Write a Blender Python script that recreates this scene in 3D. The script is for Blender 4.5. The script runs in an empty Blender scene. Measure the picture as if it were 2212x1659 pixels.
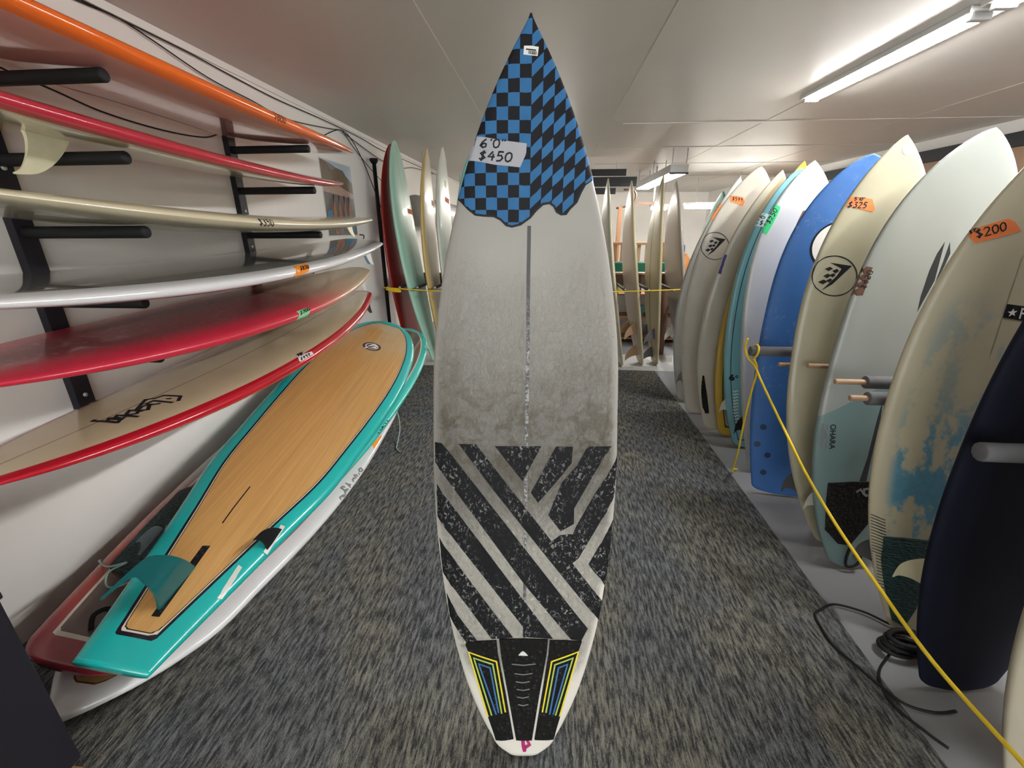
import bpy, bmesh, math, random
from mathutils import Vector, Matrix, geometry
R = random.Random(7)
sc = bpy.context.scene
COL = sc.collection
# ---------------------------------------------------------------- camera, world, exposure
cam_d = bpy.data.cameras.new('camera'); cam = bpy.data.objects.new('camera', cam_d); COL.objects.link(cam)
cam_d.sensor_width = 36.0; cam_d.lens = 930/2212*36.0; cam_d.clip_start = .02; cam_d.clip_end = 60
cam.location = (0, 0, 1.4)
cam.rotation_euler = (math.radians(90-19.7825), 0, math.radians(4.7429))
sc.camera = cam
w = bpy.data.worlds.new('world'); sc.world = w; w.use_nodes = True
w.node_tree.nodes['Background'].inputs[0].default_value = (1.0, .985, .96, 1)
w.node_tree.nodes['Background'].inputs[1].default_value = 1.6
sc.view_settings.view_transform = 'Standard'; sc.view_settings.look = 'None'
sc.view_settings.gamma = 1; sc.view_settings.use_curve_mapping = False
sc.view_settings.exposure = 2.25
sc.cycles.max_bounces = 6; sc.cycles.diffuse_bounces = 4; sc.cycles.glossy_bounces = 3; sc.cycles.transmission_bounces = 2; sc.cycles.transparent_max_bounces = 6
sc.cycles.caustics_reflective = False; sc.cycles.caustics_refractive = False
sc.cycles.use_adaptive_sampling = True; sc.cycles.adaptive_threshold = .05
TUBE = 38.0          # brightness of the fluorescent tubes
XL, XR, YB, YF, ZC = -1.83, 3.9, -3.0, 12.0, 2.27
WX0, WX1, WZ0, WZ1 = -1.2, 3.7, .25, 2.1      # added shop-front window, unseen behind the viewer
# ---------------------------------------------------------------- materials
class NT:
    def __init__(s, name):
        s.m = bpy.data.materials.new(name); s.m.use_nodes = True
        s.t = s.m.node_tree; s.b = s.t.nodes['Principled BSDF']; s._o = None
    def n(s, typ): return s.t.nodes.new(typ)
    def put(s, sock, v):
        if isinstance(v, bpy.types.NodeSocket): s.t.links.new(v, sock)
        elif isinstance(v, tuple) and sock.type == 'RGBA': sock.default_value = (v+(1,))[:4]
        else: sock.default_value = v
    def ma(s, op, a, b=None, c=None):
        n = s.n('ShaderNodeMath'); n.operation = op; s.put(n.inputs[0], a)
        if b is not None: s.put(n.inputs[1], b)
        if c is not None: s.put(n.inputs[2], c)
        return n.outputs[0]
    def mix(s, f, a, b):
        n = s.n('ShaderNodeMix'); n.data_type = 'RGBA'; s.put(n.inputs[0], f); s.put(n.inputs[6], a); s.put(n.inputs[7], b)
        return n.outputs[2]
    def sm(s, v, a, b):
        n = s.n('ShaderNodeMapRange'); n.interpolation_type = 'SMOOTHSTEP'; s.put(n.inputs[0], v); n.inputs[1].default_value = a; n.inputs[2].default_value = b
        return n.outputs[0]
    def attr(s, name):
        n = s.n('ShaderNodeAttribute'); n.attribute_name = name; return n.outputs['Fac']
    def xyz(s):
        if s._o is None:
            t = s.n('ShaderNodeTexCoord'); p = s.n('ShaderNodeSeparateXYZ'); s.t.links.new(t.outputs['Object'], p.inputs[0])
            s._o = (t.outputs['Object'], p.outputs[0], p.outputs[1], p.outputs[2])
        return s._o
    def noise(s, scale, detail=3, stretch=None, rough=.5, dist=0):
        v = s.xyz()[0]
        if stretch:
            mp = s.n('ShaderNodeMapping'); s.t.links.new(v, mp.inputs[0]); mp.inputs['Scale'].default_value = stretch; v = mp.outputs[0]
        n = s.n('ShaderNodeTexNoise'); s.t.links.new(v, n.inputs['Vector']); n.inputs['Scale'].default_value = scale
        n.inputs['Detail'].default_value = detail; n.inputs['Roughness'].default_value = rough; n.inputs['Distortion'].default_value = dist
        return n.outputs[0]
    def vor(s, scale, stretch=None):
        v = s.xyz()[0]
        if stretch:
            mp = s.n('ShaderNodeMapping'); s.t.links.new(v, mp.inputs[0]); mp.inputs['Scale'].default_value = stretch; v = mp.outputs[0]
        n = s.n('ShaderNodeTexVoronoi'); s.t.links.new(v, n.inputs['Vector']); n.inputs['Scale'].default_value = scale
        return n.outputs['Distance']
    def bump(s, h, strength=.3, dist=.005):
        n = s.n('ShaderNodeBump'); n.inputs['Strength'].default_value = strength; n.inputs['Distance'].default_value = dist
        s.put(n.inputs['Height'], h); s.t.links.new(n.outputs[0], s.b.inputs['Normal'])
    def done(s, col, rough=.5, coat=0, metal=0, spec=None):
        s.put(s.b.inputs['Base Color'], col); s.put(s.b.inputs['Roughness'], rough); s.b.inputs['Metallic'].default_value = metal
        s.b.inputs['Coat Weight'].default_value = coat; s.b.inputs['Coat Roughness'].default_value = .06
        if spec is not None: s.b.inputs['Specular IOR Level'].default_value = spec
        return s.m
def plain(name, col, rough=.5, var=.12, scale=18, coat=0, metal=0, bump=0):
    sp = .2 if max(col) < .06 else None
    n = NT(name); f = n.noise(scale, 4)
    d = tuple(c*(1-var) for c in col); l = tuple(min(1, c*(1+var)) for c in col)
    if bump: n.bump(n.noise(scale*6, 3), bump, .003)
    return n.done(n.mix(f, d, l), rough, coat, metal, sp)
def emit(name, col, strength):
    n = NT(name); n.put(n.b.inputs['Emission Color'], col); n.b.inputs['Emission Strength'].default_value = strength
    return n.done(col, .4)
M = {}
def board_mat(name, base, rail=None, rail_w=.03, lines=(), rough=.35, coat=.3, bottom=None, stringer=None, dirt=.06, dirt_col=None, tail=0, extra=None, bump=0):
    """deck colour, rail band and pinlines measured in metres from the outline"""
    n = NT(name); d = n.attr('edge'); top = n.attr('top'); s = n.attr('along'); x = n.xyz()[1]
    col = n.mix(n.ma('MULTIPLY', n.noise(9, 5), 1), tuple(c*(1-dirt) for c in base), tuple(min(1, c*(1+dirt*.6)) for c in base))
    if dirt_col: col = n.mix(n.ma('MULTIPLY', n.sm(n.noise(5, 6, None, .65), .5, .75), .6), col, dirt_col)
    if bottom: col = n.mix(n.ma('LESS_THAN', top, -.02), col, bottom)
    if extra: col = extra(n, col, d, s, x, top)
    if stringer: col = n.mix(n.ma('LESS_THAN', n.ma('ABSOLUTE', x), stringer[1]), col, stringer[0])
    if rail: col = n.mix(n.ma('LESS_THAN', d, rail_w), col, rail)
    for a, b, c in lines: col = n.mix(n.ma('MULTIPLY', n.ma('GREATER_THAN', d, a), n.ma('LESS_THAN', d, b)), col, c)
    if bump: n.bump(n.noise(70, 4), bump, .002)
    return n.done(col, rough, coat, 0, .2 if max(base) < .06 else None)
# plain inks, tapes, foams
for nm, c, r in (('ink', (.012, .012, .016), .5), ('greyink', (.18, .18, .18), .5), ('paper', (.75, .74, .72), .6), ('white', (.72, .72, .70), .5),
                 ('rust', (.22, .045, .01), .5), ('pencil', (.36, .33, .22), .6), ('plug', (.62, .62, .58), .35), ('navyplug', (.012, .03, .09), .4),
                 ('tape_grey', (.38, .38, .42), .7), ('tape_orange', (.78, .20, .05), .7), ('tape_orange2', (.95, .28, .01), .7), ('tape_green', (.02, .48, .14), .7),
                 ('tape_mint', (.22, .58, .30), .7), ('tape_white', (.55, .72, .76), .7), ('tape_brown', (.10, .042, .022), .7), ('tape_purple', (.05, .05, .22), .7),
                 ('yellow', (.75, .62, .02), .6), ('lime', (.38, .52, .10), .6), ('padblue', (.04, .15, .38), .6), ('groove', (.20, .20, .18), .6),
                 ('pink', (.42, .01, .14), .6), ('charcoal', (.03, .032, .036), .5), ('brownink', (.07, .045, .04), .5),
                 ('black_metal', (.02, .018, .024), .45), ('rubber', (.014, .014, .015), .55), ('rope', (.80, .56, .02), .6), ('pale_cord', (.30, .42, .38), .5),
                 ('wood_dark', (.10, .045, .022), .55), ('wood_mid', (.33, .16, .075), .55), ('wood_pale', (.40, .255, .15), .6), ('foam_grey', (.12, .12, .13), .8),
                 ('fin_cream', (.66, .62, .44), .35), ('fin_white', (.70, .70, .66), .35), ('fin_blue', (.10, .22, .38), .3), ('fin_smoke', (.10, .10, .11), .3),
                 ('fin_black', (.012, .012, .014), .3), ('fin_teal', (.006, .11, .12), .15), ('cloth_green', (.01, .13, .08), .8), ('steel', (.55, .55, .54), .35)):
    M[nm] = plain(nm, c, r, .10, 30)
M['foam'] = (lambda n: (n.bump(n.ma('SUBTRACT', 1, n.vor(75)), .8, .004), n.done(n.mix(n.sm(n.vor(75), .05, .35), (.04, .04, .04), (.007, .0065, .0065)), .8, 0, 0, .2))[1])(NT('pad_foam'))
M['foam_green'] = (lambda n: (n.bump(n.vor(60, (1, 1, 2.6)), .9, .006), n.done(n.mix(n.sm(n.vor(60, (1, 1, 2.6)), .05, .6), (.004, .012, .013), (.01, .05, .048)), .6))[1])(NT('green_pad_foam'))
M['silver'] = (lambda n: n.done(n.mix(n.noise(8), (.60, .60, .60), (.80, .80, .79)), .38, 0, .55))(NT('duct_foil'))
def checker_mat():
    n = NT('blue_black_checks'); _, x, y, z = n.xyz()
    X = n.ma('ADD', x, .003); left = n.ma('GREATER_THAN', X, 0)
    cw = .0247; col = n.ma('FLOOR', n.ma('DIVIDE', n.ma('ABSOLUTE', X), cw))
    wob = n.ma('MULTIPLY', n.ma('SUBTRACT', n.noise(40, 2), .5), .004)
    zr = n.ma('ADD', n.ma('SUBTRACT', z, 1.4686), wob)
    shear = n.ma('MULTIPLY', n.ma('MULTIPLY', n.ma('ABSOLUTE', X), .92), n.ma('SUBTRACT', 1, left))
    rowf = n.ma('DIVIDE', n.ma('SUBTRACT', zr, shear), .0256); row = n.ma('FLOOR', rowf)
    par = n.ma('FLOORED_MODULO', n.ma('ADD', n.ma('ADD', col, row), n.ma('SUBTRACT', 1, left)), 2)
    blue = n.ma('LESS_THAN', par, .5)
    # right-hand lozenges are a little smaller than the black ones
    fr = n.ma('SUBTRACT', rowf, row)
    keep = n.ma('MAXIMUM', left, n.ma('MULTIPLY', n.ma('GREATER_THAN', fr, .07), n.ma('LESS_THAN', fr, .95)))
    c = n.mix(n.ma('MULTIPLY', blue, keep), (.008, .008, .012), n.mix(n.noise(25, 3), (.025, .118, .285), (.042, .165, .36)))
    n.bump(n.noise(160, 3), .08, .001)
    return n.done(c, .6, 0, 0, .2)
M['checker'] = checker_mat()
def stripe_mat():
    n = NT('waxed_black_paint')
    g = n.noise(120, 4, (1, 1, .75), .66, .8)
    f = n.ma('MULTIPLY', n.sm(g, .54, .66), n.sm(n.noise(8, 3), .34, .60))
    n.bump(g, .5, .004)
    return n.done(n.mix(f, (.006, .006, .008), (.32, .32, .31)), .6, 0, 0, .2)
M['stripe'] = stripe_mat()
def stringer_mat():
    n = NT('waxed_stringer'); z = n.xyz()[3]
    f = n.ma('MULTIPLY', n.sm(n.noise(130, 4, None, .65, .8), .45, .60), n.sm(z, 1.30, 1.10))
    return n.done(n.mix(f, (.07, .07, .075), (.36, .35, .34)), .6)
M['stringer'] = stringer_mat()
def centre_mat():
    n = NT('waxed_white_deck'); _, x, y, z = n.xyz(); top = n.attr('top'); d = n.attr('edge')
    wax = n.noise(95, 6, (1, 1, .75), .68, .5); patch = n.noise(3.2, 4)
    zone = n.ma('MULTIPLY', n.sm(n.ma('ADD', z, n.ma('MULTIPLY', n.ma('SUBTRACT', patch, .5), .45)), 1.42, .80), n.sm(z, .18, .32))
    zone = n.ma('MULTIPLY', zone, n.sm(d, .004, .03))
    zone = n.ma('MULTIPLY', zone, n.ma('GREATER_THAN', top, 0))
    low = n.ma('MULTIPLY', n.sm(n.ma('ABSOLUTE', n.ma('SUBTRACT', z, .93)), .25, .02), n.sm(n.noise(18, 8, None, .74, .5), .43, .58))
    white = n.mix(n.sm(n.ma('ADD', z, n.ma('MULTIPLY', n.ma('SUBTRACT', patch, .5), .2)), .80, .55), (.32, .305, .283), (.74, .705, .645))  # lighter towards the tail: brighter light painted into the deck colour
    c = n.mix(n.ma('MULTIPLY', n.sm(wax, .42, .66), n.ma('MULTIPLY', zone, n.ma('ADD', .2, n.ma('MULTIPLY', n.sm(z, .5, .8), .45)))), white, (.26, .235, .19))
    c = n.mix(n.ma('MULTIPLY', n.ma('MULTIPLY', low, zone), .85), c, (.175, .15, .108))
    h = n.ma('MULTIPLY', wax, zone)
    n.bump(h, 1.0, .022)
    return n.done(c, .5, .1)
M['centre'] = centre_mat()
# ---------------------------------------------------------------- mesh helpers
def mesh_obj(name, verts, faces, mat, parent=None, smooth=False):
    me = bpy.data.meshes.new(name); me.from_pydata([tuple(v) for v in verts], [], faces); me.update()
    if mat is not None: me.materials.append(M[mat] if isinstance(mat, str) else mat)
    if smooth: me.polygons.foreach_set('use_smooth', [True]*len(me.polygons))
    o = bpy.data.objects.new(name, me); COL.objects.link(o)
    if parent: o.parent = parent
    return o
def fix_normals(o):
    bm = bmesh.new(); bm.from_mesh(o.data); bmesh.ops.recalc_face_normals(bm, faces=bm.faces); bm.to_mesh(o.data); bm.free(); return o
def tag(o, label, cat, group=None):
    o['label'] = label; o['category'] = cat
    if group: o['group'] = group
    return o
def struct(o): o['kind'] = 'structure'; return o
def empty(name, loc=(0, 0, 0)):
    o = bpy.data.objects.new(name, None); COL.objects.link(o); o.location = loc; o.empty_display_size = .05; return o
def boxes_vf(lst):
    V, F = [], []
    for (x0, y0, z0, x1, y1, z1) in lst:
        i = len(V); V += [(x, y, z) for x in (x0, x1) for y in (y0, y1) for z in (z0, z1)]
        F += [(i, i+1, i+3, i+2), (i+4, i+6, i+7, i+5), (i, i+4, i+5, i+1), (i+2, i+3, i+7, i+6), (i, i+2, i+6, i+4), (i+1, i+5, i+7, i+3)]
    return V, F
def box(name, b, mat, parent=None, bevel=0):
    V, F = boxes_vf([b]); o = mesh_obj(name, V, F, mat, parent)
    if bevel:
        bm = bmesh.new(); bm.from_mesh(o.data); bmesh.ops.bevel(bm, geom=bm.edges[:], offset=bevel, segments=2, affect='EDGES', profile=.6)
        bm.to_mesh(o.data); bm.free()
    return o
def tube_vf(pts, r, n=8, cap=True, closed=False):
    pts = [Vector(p) for p in pts]; V, F = [], []; up = Vector((0, 0, 1)); N = len(pts); prev = None
    for i, p in enumerate(pts):
        if closed: t = (pts[(i+1) % N]-pts[i-1]).normalized()
        else: t = (pts[min(i+1, N-1)]-pts[max(i-1, 0)]).normalized()
        a = prev if prev is not None else (up if abs(t.z) < .9 else Vector((1, 0, 0)))
        b = t.cross(a).normalized(); a = b.cross(t).normalized(); prev = a
        rr = r[i] if isinstance(r, (list, tuple)) else r
        V += [p+(a*math.cos(2*math.pi*k/n)+b*math.sin(2*math.pi*k/n))*rr for k in range(n)]
    for i in range(N if closed else N-1):
        j = (i+1) % N
        F += [(i*n+k, i*n+(k+1) % n, j*n+(k+1) % n, j*n+k) for k in range(n)]
    if cap and not closed: F += [tuple(range(n))[::-1], tuple((N-1)*n+k for k in range(n))]
    return V, F
def tube(name, pts, r, mat, parent=None, n=8, closed=False, cap=True):
    V, F = tube_vf(pts, r, n, cap, closed); return mesh_obj(name, V, F, mat, parent, True)
def smooth_pts(P, k=6):
    P = [Vector(p) for p in P]; out = []
    for i in range(len(P)-1):
        a, b, c, d = P[max(i-1, 0)], P[i], P[i+1], P[min(i+2, len(P)-1)]
        for j in range(k):
            t = j/k; out.append(.5*((2*b)+(c-a)*t+(2*a-5*b+4*c-d)*t*t+(3*b-a-3*c+d)*t**3))
    out.append(P[-1]); return out
def rod(name, p, q, r, mat, parent=None, n=12, rnd=.3):
    """a bar with rounded ends"""
    p, q = Vector(p), Vector(q); d = (q-p).normalized()
    pts = [p, p+d*r*rnd*.4, p+d*r*rnd, q-d*r*rnd, q-d*r*rnd*.4, q]
    return tube(name, pts, [r*.72, r*.93, r, r, r*.93, r*.72], mat, parent, n)
# ---------------------------------------------------------------- surfboard shapes
def crom(x, xs, ys):
    n = len(xs)
    if x <= xs[0]: return ys[0]
    if x >= xs[-1]: return ys[-1]
    i = 0
    while x > xs[i+1]: i += 1
    def g(k):
        if k == 0: return (ys[1]-ys[0])/(xs[1]-xs[0])
        if k == n-1: return (ys[-1]-ys[-2])/(xs[-1]-xs[-2])
        h0 = xs[k]-xs[k-1]; h1 = xs[k+1]-xs[k]
        return ((ys[k+1]-ys[k])/h1*h0+(ys[k]-ys[k-1])/h0*h1)/(h0+h1)
    h = xs[i+1]-xs[i]; s = (x-xs[i])/h
    return (2*s**3-3*s**2+1)*ys[i]+(s**3-2*s**2+s)*h*g(i)+(-2*s**3+3*s**2)*ys[i+1]+(s**3-s**2)*h*g(i+1)
PX, PY, QX, QY = .74, .76, .64, .72      # roundness of deck and underside
class Shape:
    """outline, rocker and cross-section of one surfboard; x across, y out of the deck, z from tail to nose"""
    def __init__(self, L, P, rn, rt, th):
        self.L, self.P, self.rn, self.rt, self.th = L, P, rn, rt, th
    def hw(self, t):
        P = self.P
        if len(P) == 2: return max(crom(t, P[0], P[1]), .0012)
        w, tw, a, b, tf, a2 = P
        if t > tw: o = max(1-((t-tw)/(1-tw))**a, 0)**b
        else: o = tf+(1-tf)*(1-((tw-t)/tw)**a2)
        e = min(max(t/.02, 0), 1)
        o *= (1-(1-e)**2)**.5*.5+.5
        return max(w/2*o, .0012)
    def rock(self, t):
        return self.rn*max((t-.4)/.6, 0)**2.2+self.rt*max((.4-t)/.4, 0)**2
    def thick(self, t):
        return self.th*max(1-.72*abs(2*(t-.47))**3, .2)
    def y(self, x, s, side=1):
        t = min(max(s/self.L, 0), 1); w = self.hw(t); u = min(abs(x)/w, 1)
        if side > 0: return self.rock(t)+.5*self.thick(t)*(1-u**(2/PX))**(PY/2)
        return self.rock(t)-.5*self.thick(t)*(1-u**(2/QX))**(QY/2)
# measured boards and their markings, in metres on each board
BOARDS = {
 'C': dict(T=(-0.0359, 0.8357, 0.0), X=(-0.9958, -0.092, 0.0042), Y=(0.091, -0.9758, 0.1989), Z=(-0.0142, 0.1984, 0.98), L=1.81, P=([0, 0.01, 0.03, 0.08, 0.16, 0.3, 0.42, 0.52, 0.62, 0.72, 0.82, 0.9, 0.96, 1.0], [0.0419, 0.0692, 0.0924, 0.1376, 0.1843, 0.2278, 0.2415, 0.2385, 0.2301, 0.2024, 0.1556, 0.1015, 0.0457, 0.0]), rn=0.12, rt=0.05, th=0.06),
 'A': dict(T=(1.241, 3.561, 0.0), X=(-0.9978, -0.012, 0.065), Y=(0.0147, -0.9991, 0.0408), Z=(0.0645, 0.0417, 0.997), L=1.7522, P=(0.501, 0.472, 1.979, 0.962, 0.432, 1.994), rn=0.09, rt=0.03, th=0.056),
 'B': dict(T=(1.219, 3.326, 0.0), X=(-0.997, 0.035, 0.0697), Y=(-0.0368, -0.999, -0.0251), Z=(0.0687, -0.0276, 0.9973), L=1.7749, P=(0.536, 0.548, 2.34, 0.771, 0.313, 1.809), rn=0.09, rt=0.03, th=0.056),
 'C1': dict(T=(1.268, 3.033, 0.0), X=(-0.9973, -0.014, 0.0724), Y=(0.017, -0.999, 0.0406), Z=(0.0718, 0.0417, 0.9966), L=1.728, P=(0.505, 0.467, 2.179, 0.852, 0.348, 2.121), rn=0.09, rt=0.03, th=0.056),
 'C2': dict(T=(1.366, 2.917, 0.0), X=(-0.9983, -0.03, 0.0509), Y=(0.0323, -0.9984, 0.0456), Z=(0.0495, 0.0472, 0.9977), L=1.7591, P=(0.487, 0.42, 2.0, 0.8, 0.5, 2.1), rn=0.09, rt=0.03, th=0.056),
 'D': dict(T=(1.383, 2.753, 0.0), X=(-0.9997, -0.0239, 0.0073), Y=(0.0245, -0.996, 0.0858), Z=(0.0053, 0.086, 0.9963), L=1.7094, P=(0.494, 0.506, 2.349, 0.689, 0.409, 2.077), rn=0.09, rt=0.03, th=0.056),
 'E': dict(T=(1.364, 2.439, 0.0), X=(-0.9987, -0.0504, 0.0007), Y=(0.0499, -0.9873, 0.151), Z=(-0.0069, 0.1509, 0.9885), L=1.7298, P=(0.486, 0.592, 2.444, 0.798, 0.5, 1.622), rn=0.09, rt=0.03, th=0.056),
 'F': dict(T=(1.331, 2.195, 0.0), X=(-0.9912, 0.1252, 0.042), Y=(-0.121, -0.9885, 0.0905), Z=(0.0529, 0.0846, 0.995), L=1.7025, P=(0.542, 0.594, 2.645, 0.684, 0.569, 2.1), rn=0.09, rt=0.03, th=0.056),
 'G': dict(T=(1.337, 1.794, 0.0), X=(-0.9995, -0.0326, 0.0057), Y=(0.0331, -0.9872, 0.1563), Z=(0.0006, 0.1564, 0.9877), L=1.7323, P=(0.524, 0.509, 2.598, 0.816, 0.182, 2.366), rn=0.09, rt=0.03, th=0.056),
 'H': dict(T=(1.333, 1.65, 0.0), X=(-0.9947, -0.0456, 0.0927), Y=(0.0572, -0.9903, 0.1267), Z=(0.086, 0.1313, 0.9876), L=1.7213, P=(0.554, 0.546, 3.078, 0.743, 0.261, 2.824), rn=0.09, rt=0.03, th=0.056),
 'I': dict(T=(1.368, 1.319, 0.0), X=(-0.9976, 0.0676, 0.0145), Y=(-0.0657, -0.9925, 0.1033), Z=(0.0214, 0.1021, 0.9945), L=1.6842, P=(0.519, 0.465, 2.401, 0.763, 0.298, 2.088), rn=0.09, rt=0.03, th=0.056),
 'J': dict(T=(1.343, 1.12, 0.0), X=(-0.9968, -0.0749, 0.0272), Y=(0.0756, -0.9968, 0.0255), Z=(0.0252, 0.0275, 0.9993), L=1.7842, P=(0.494, 0.486, 2.424, 0.795, 0.458, 2.424), rn=0.09, rt=0.03, th=0.056),
 'K': dict(T=(1.33, 0.84, 0.0), X=(-0.9985, -0.05, 0.0241), Y=(0.0507, -0.9982, 0.0325), Z=(0.0225, 0.0337, 0.9992), L=1.7815, P=(0.5, 0.5, 2.4, 0.8, 0.4, 2.2), rn=0.09, rt=0.03, th=0.056),
 'b1': dict(T=(-1.486, 0.543, 1.925), X=(-0.9992, -0.0105, 0.038), Y=(0.0376, 0.0299, 0.9988), Z=(-0.0117, 0.9995, -0.0295), L=2.9135, P=(0.556, 0.504, 2.36, 0.563, 0.551, 2.273), rn=0.085, rt=0.04, th=0.08),
 'b2': dict(T=(-1.487, 0.472, 1.724), X=(-0.9927, -0.0078, 0.1206), Y=(0.1202, 0.0391, 0.992), Z=(-0.0125, 0.9992, -0.0379), L=2.7192, P=(0.56, 0.518, 2.405, 0.541, 0.564, 2.225), rn=0.091, rt=0.04, th=0.068),
 'b3': dict(T=(-1.509, 3.368, 1.432), X=(0.9999, 0.0005, -0.016), Y=(0.016, -0.0061, 0.9999), Z=(0.0004, -1.0, -0.0061), L=2.619, P=(0.556, 0.519, 2.396, 0.548, 0.68, 2.6), rn=0.1, rt=0.04, th=0.08),
 'b4': dict(T=(-1.509, 3.593, 1.268), X=(0.9964, 0.0012, -0.0848), Y=(0.0848, -0.0345, 0.9958), Z=(-0.0017, -0.9994, -0.0345), L=2.9568, P=(0.549, 0.547, 2.481, 0.516, 0.6, 2.6), rn=0.102, rt=0.04, th=0.082),
 'b5': dict(T=(-1.523, 3.492, 1.054), X=(0.9936, 0.0078, -0.1127), Y=(0.1129, -0.0267, 0.9932), Z=(0.0047, -0.9996, -0.0274), L=2.7391, P=(0.551, 0.522, 2.349, 0.586, 0.311, 2.081), rn=0.075, rt=0.04, th=0.08),
 'b6': dict(T=(-1.544, 3.498, 0.868), X=(0.9988, 0.0424, -0.023), Y=(0.0255, -0.0612, 0.9978), Z=(0.0409, -0.9972, -0.0623), L=2.7627, P=(0.56, 0.478, 2.25, 0.56, 0.342, 2.179), rn=0.115, rt=0.04, th=0.082),
 's1': dict(T=(-1.195, 0.765, 0.209), X=(-0.9497, -0.0989, 0.2971), Y=(0.3063, -0.0968, 0.947), Z=(-0.0649, 0.9904, 0.1223), L=2.912, P=([0, 0.03, 0.1, 0.2, 0.3, 0.4, 0.5, 0.626, 0.75, 0.85, 0.92, 0.96, 0.98, 0.992, 0.998, 1.0], [0.1, 0.116, 0.156, 0.214, 0.2741, 0.3028, 0.3265, 0.345, 0.3371, 0.3031, 0.2476, 0.1893, 0.1416, 0.0949, 0.0512, 0.002]), rn=0.058, rt=0.04, th=0.085),
 's2': dict(T=(-1.414, 0.804, 0.132), X=(-0.9753, -0.0084, 0.2206), Y=(0.2206, -0.0727, 0.9727), Z=(0.0079, 0.9973, 0.0727), L=3.4242, P=(0.736, 0.52, 2.628, 0.45, 0.413, 2.01), rn=0.062, rt=0.04, th=0.075),
 's3': dict(T=(-1.357, 0.71, 0.058), X=(-0.9916, -0.0384, 0.1236), Y=(0.1246, -0.024, 0.9919), Z=(-0.0351, 0.999, 0.0286), L=2.7608, P=([0, 0.006, 0.03, 0.1, 0.2, 0.35, 0.5, 0.65, 0.8, 0.9, 0.96, 0.988, 1.0], [0.008, 0.03, 0.0954, 0.215, 0.2701, 0.329, 0.3537, 0.345, 0.3207, 0.2823, 0.19, 0.1, 0.003]), rn=0.05, rt=0.04, th=0.085),
 'fl1': dict(T=(-1.54, 4.73, 0.0), X=(-0.2254, -0.9742, 0.0074), Y=(0.9712, -0.224, 0.0811), Z=(-0.0774, 0.0255, 0.9967), L=2.1973, P=(0.496, 0.552, 2.409, 0.575, 0.471, 1.984), rn=0.1, rt=0.03, th=0.062),
 'fl2': dict(T=(-1.267, 4.566, 0.0), X=(-0.0877, -0.9959, 0.0231), Y=(0.9825, -0.0826, 0.1668), Z=(-0.1642, 0.0373, 0.9857), L=2.2227, P=(0.503, 0.542, 2.38, 0.531, 0.354, 1.935), rn=0.1, rt=0.03, th=0.062),
 'fl3': dict(T=(-1.158, 4.584, 0.0), X=(-0.001, -0.9973, 0.0739), Y=(0.9964, 0.0053, 0.0852), Z=(-0.0853, 0.0737, 0.9936), L=2.1568, P=(0.521, 0.546, 2.325, 0.663, 0.259, 1.76), rn=0.1, rt=0.03, th=0.062),
 'fl4': dict(T=(-0.965, 4.584, 0.0), X=(-0.0626, -0.9958, 0.0665), Y=(0.993, -0.0555, 0.104), Z=(-0.0998, 0.0726, 0.9924), L=2.1635, P=(0.5, 0.525, 2.34, 0.569, 0.4, 2.005), rn=0.1, rt=0.03, th=0.062),
 'fl5': dict(T=(-0.794, 4.582, 0.0), X=(-0.3171, -0.948, 0.029), Y=(0.9473, -0.3151, 0.058), Z=(-0.0458, 0.0458, 0.9979), L=2.0734, P=(0.51, 0.511, 2.27, 0.739, 0.403, 2.004), rn=0.1, rt=0.03, th=0.062),
 'fr1': dict(T=(0.778, 4.57, 0.0), X=(0.0973, -0.9939, 0.0511), Y=(0.9795, 0.1047, 0.1723), Z=(-0.1766, 0.0333, 0.9837), L=1.8633, P=(0.501, 0.485, 2.195, 0.791, 0.447, 2.052), rn=0.1, rt=0.03, th=0.062),
 'fr2': dict(T=(1.001, 4.6, 0.0), X=(0.0847, -0.9919, 0.0943), Y=(0.9824, 0.0989, 0.1585), Z=(-0.1665, 0.0792, 0.9829), L=1.8558, P=(0.509, 0.495, 2.15, 0.773, 0.37, 2.059), rn=0.1, rt=0.03, th=0.062),
 'fr3': dict(T=(1.159, 4.636, 0.0), X=(0.0736, -0.9962, 0.0461), Y=(0.993, 0.0775, 0.0889), Z=(-0.0921, 0.0392, 0.995), L=1.8885, P=(0.501, 0.494, 2.15, 0.834, 0.42, 2.04), rn=0.1, rt=0.03, th=0.062),
 'fr4': dict(T=(1.494, 4.685, 0.0), X=(0.0998, -0.993, 0.0632), Y=(0.9753, 0.1102, 0.1915), Z=(-0.1971, 0.0425, 0.9795), L=1.8571, P=(0.506, 0.519, 2.234, 0.767, 0.303, 1.885), rn=0.1, rt=0.03, th=0.062),
 'fr5': dict(T=(1.627, 4.64, 0.0), X=(0.1642, -0.983, 0.0821), Y=(0.9863, 0.1652, 0.0048), Z=(-0.0183, 0.0802, 0.9966), L=1.7459, P=(0.505, 0.509, 2.292, 0.687, 0.397, 1.997), rn=0.1, rt=0.03, th=0.062),
}
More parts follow.
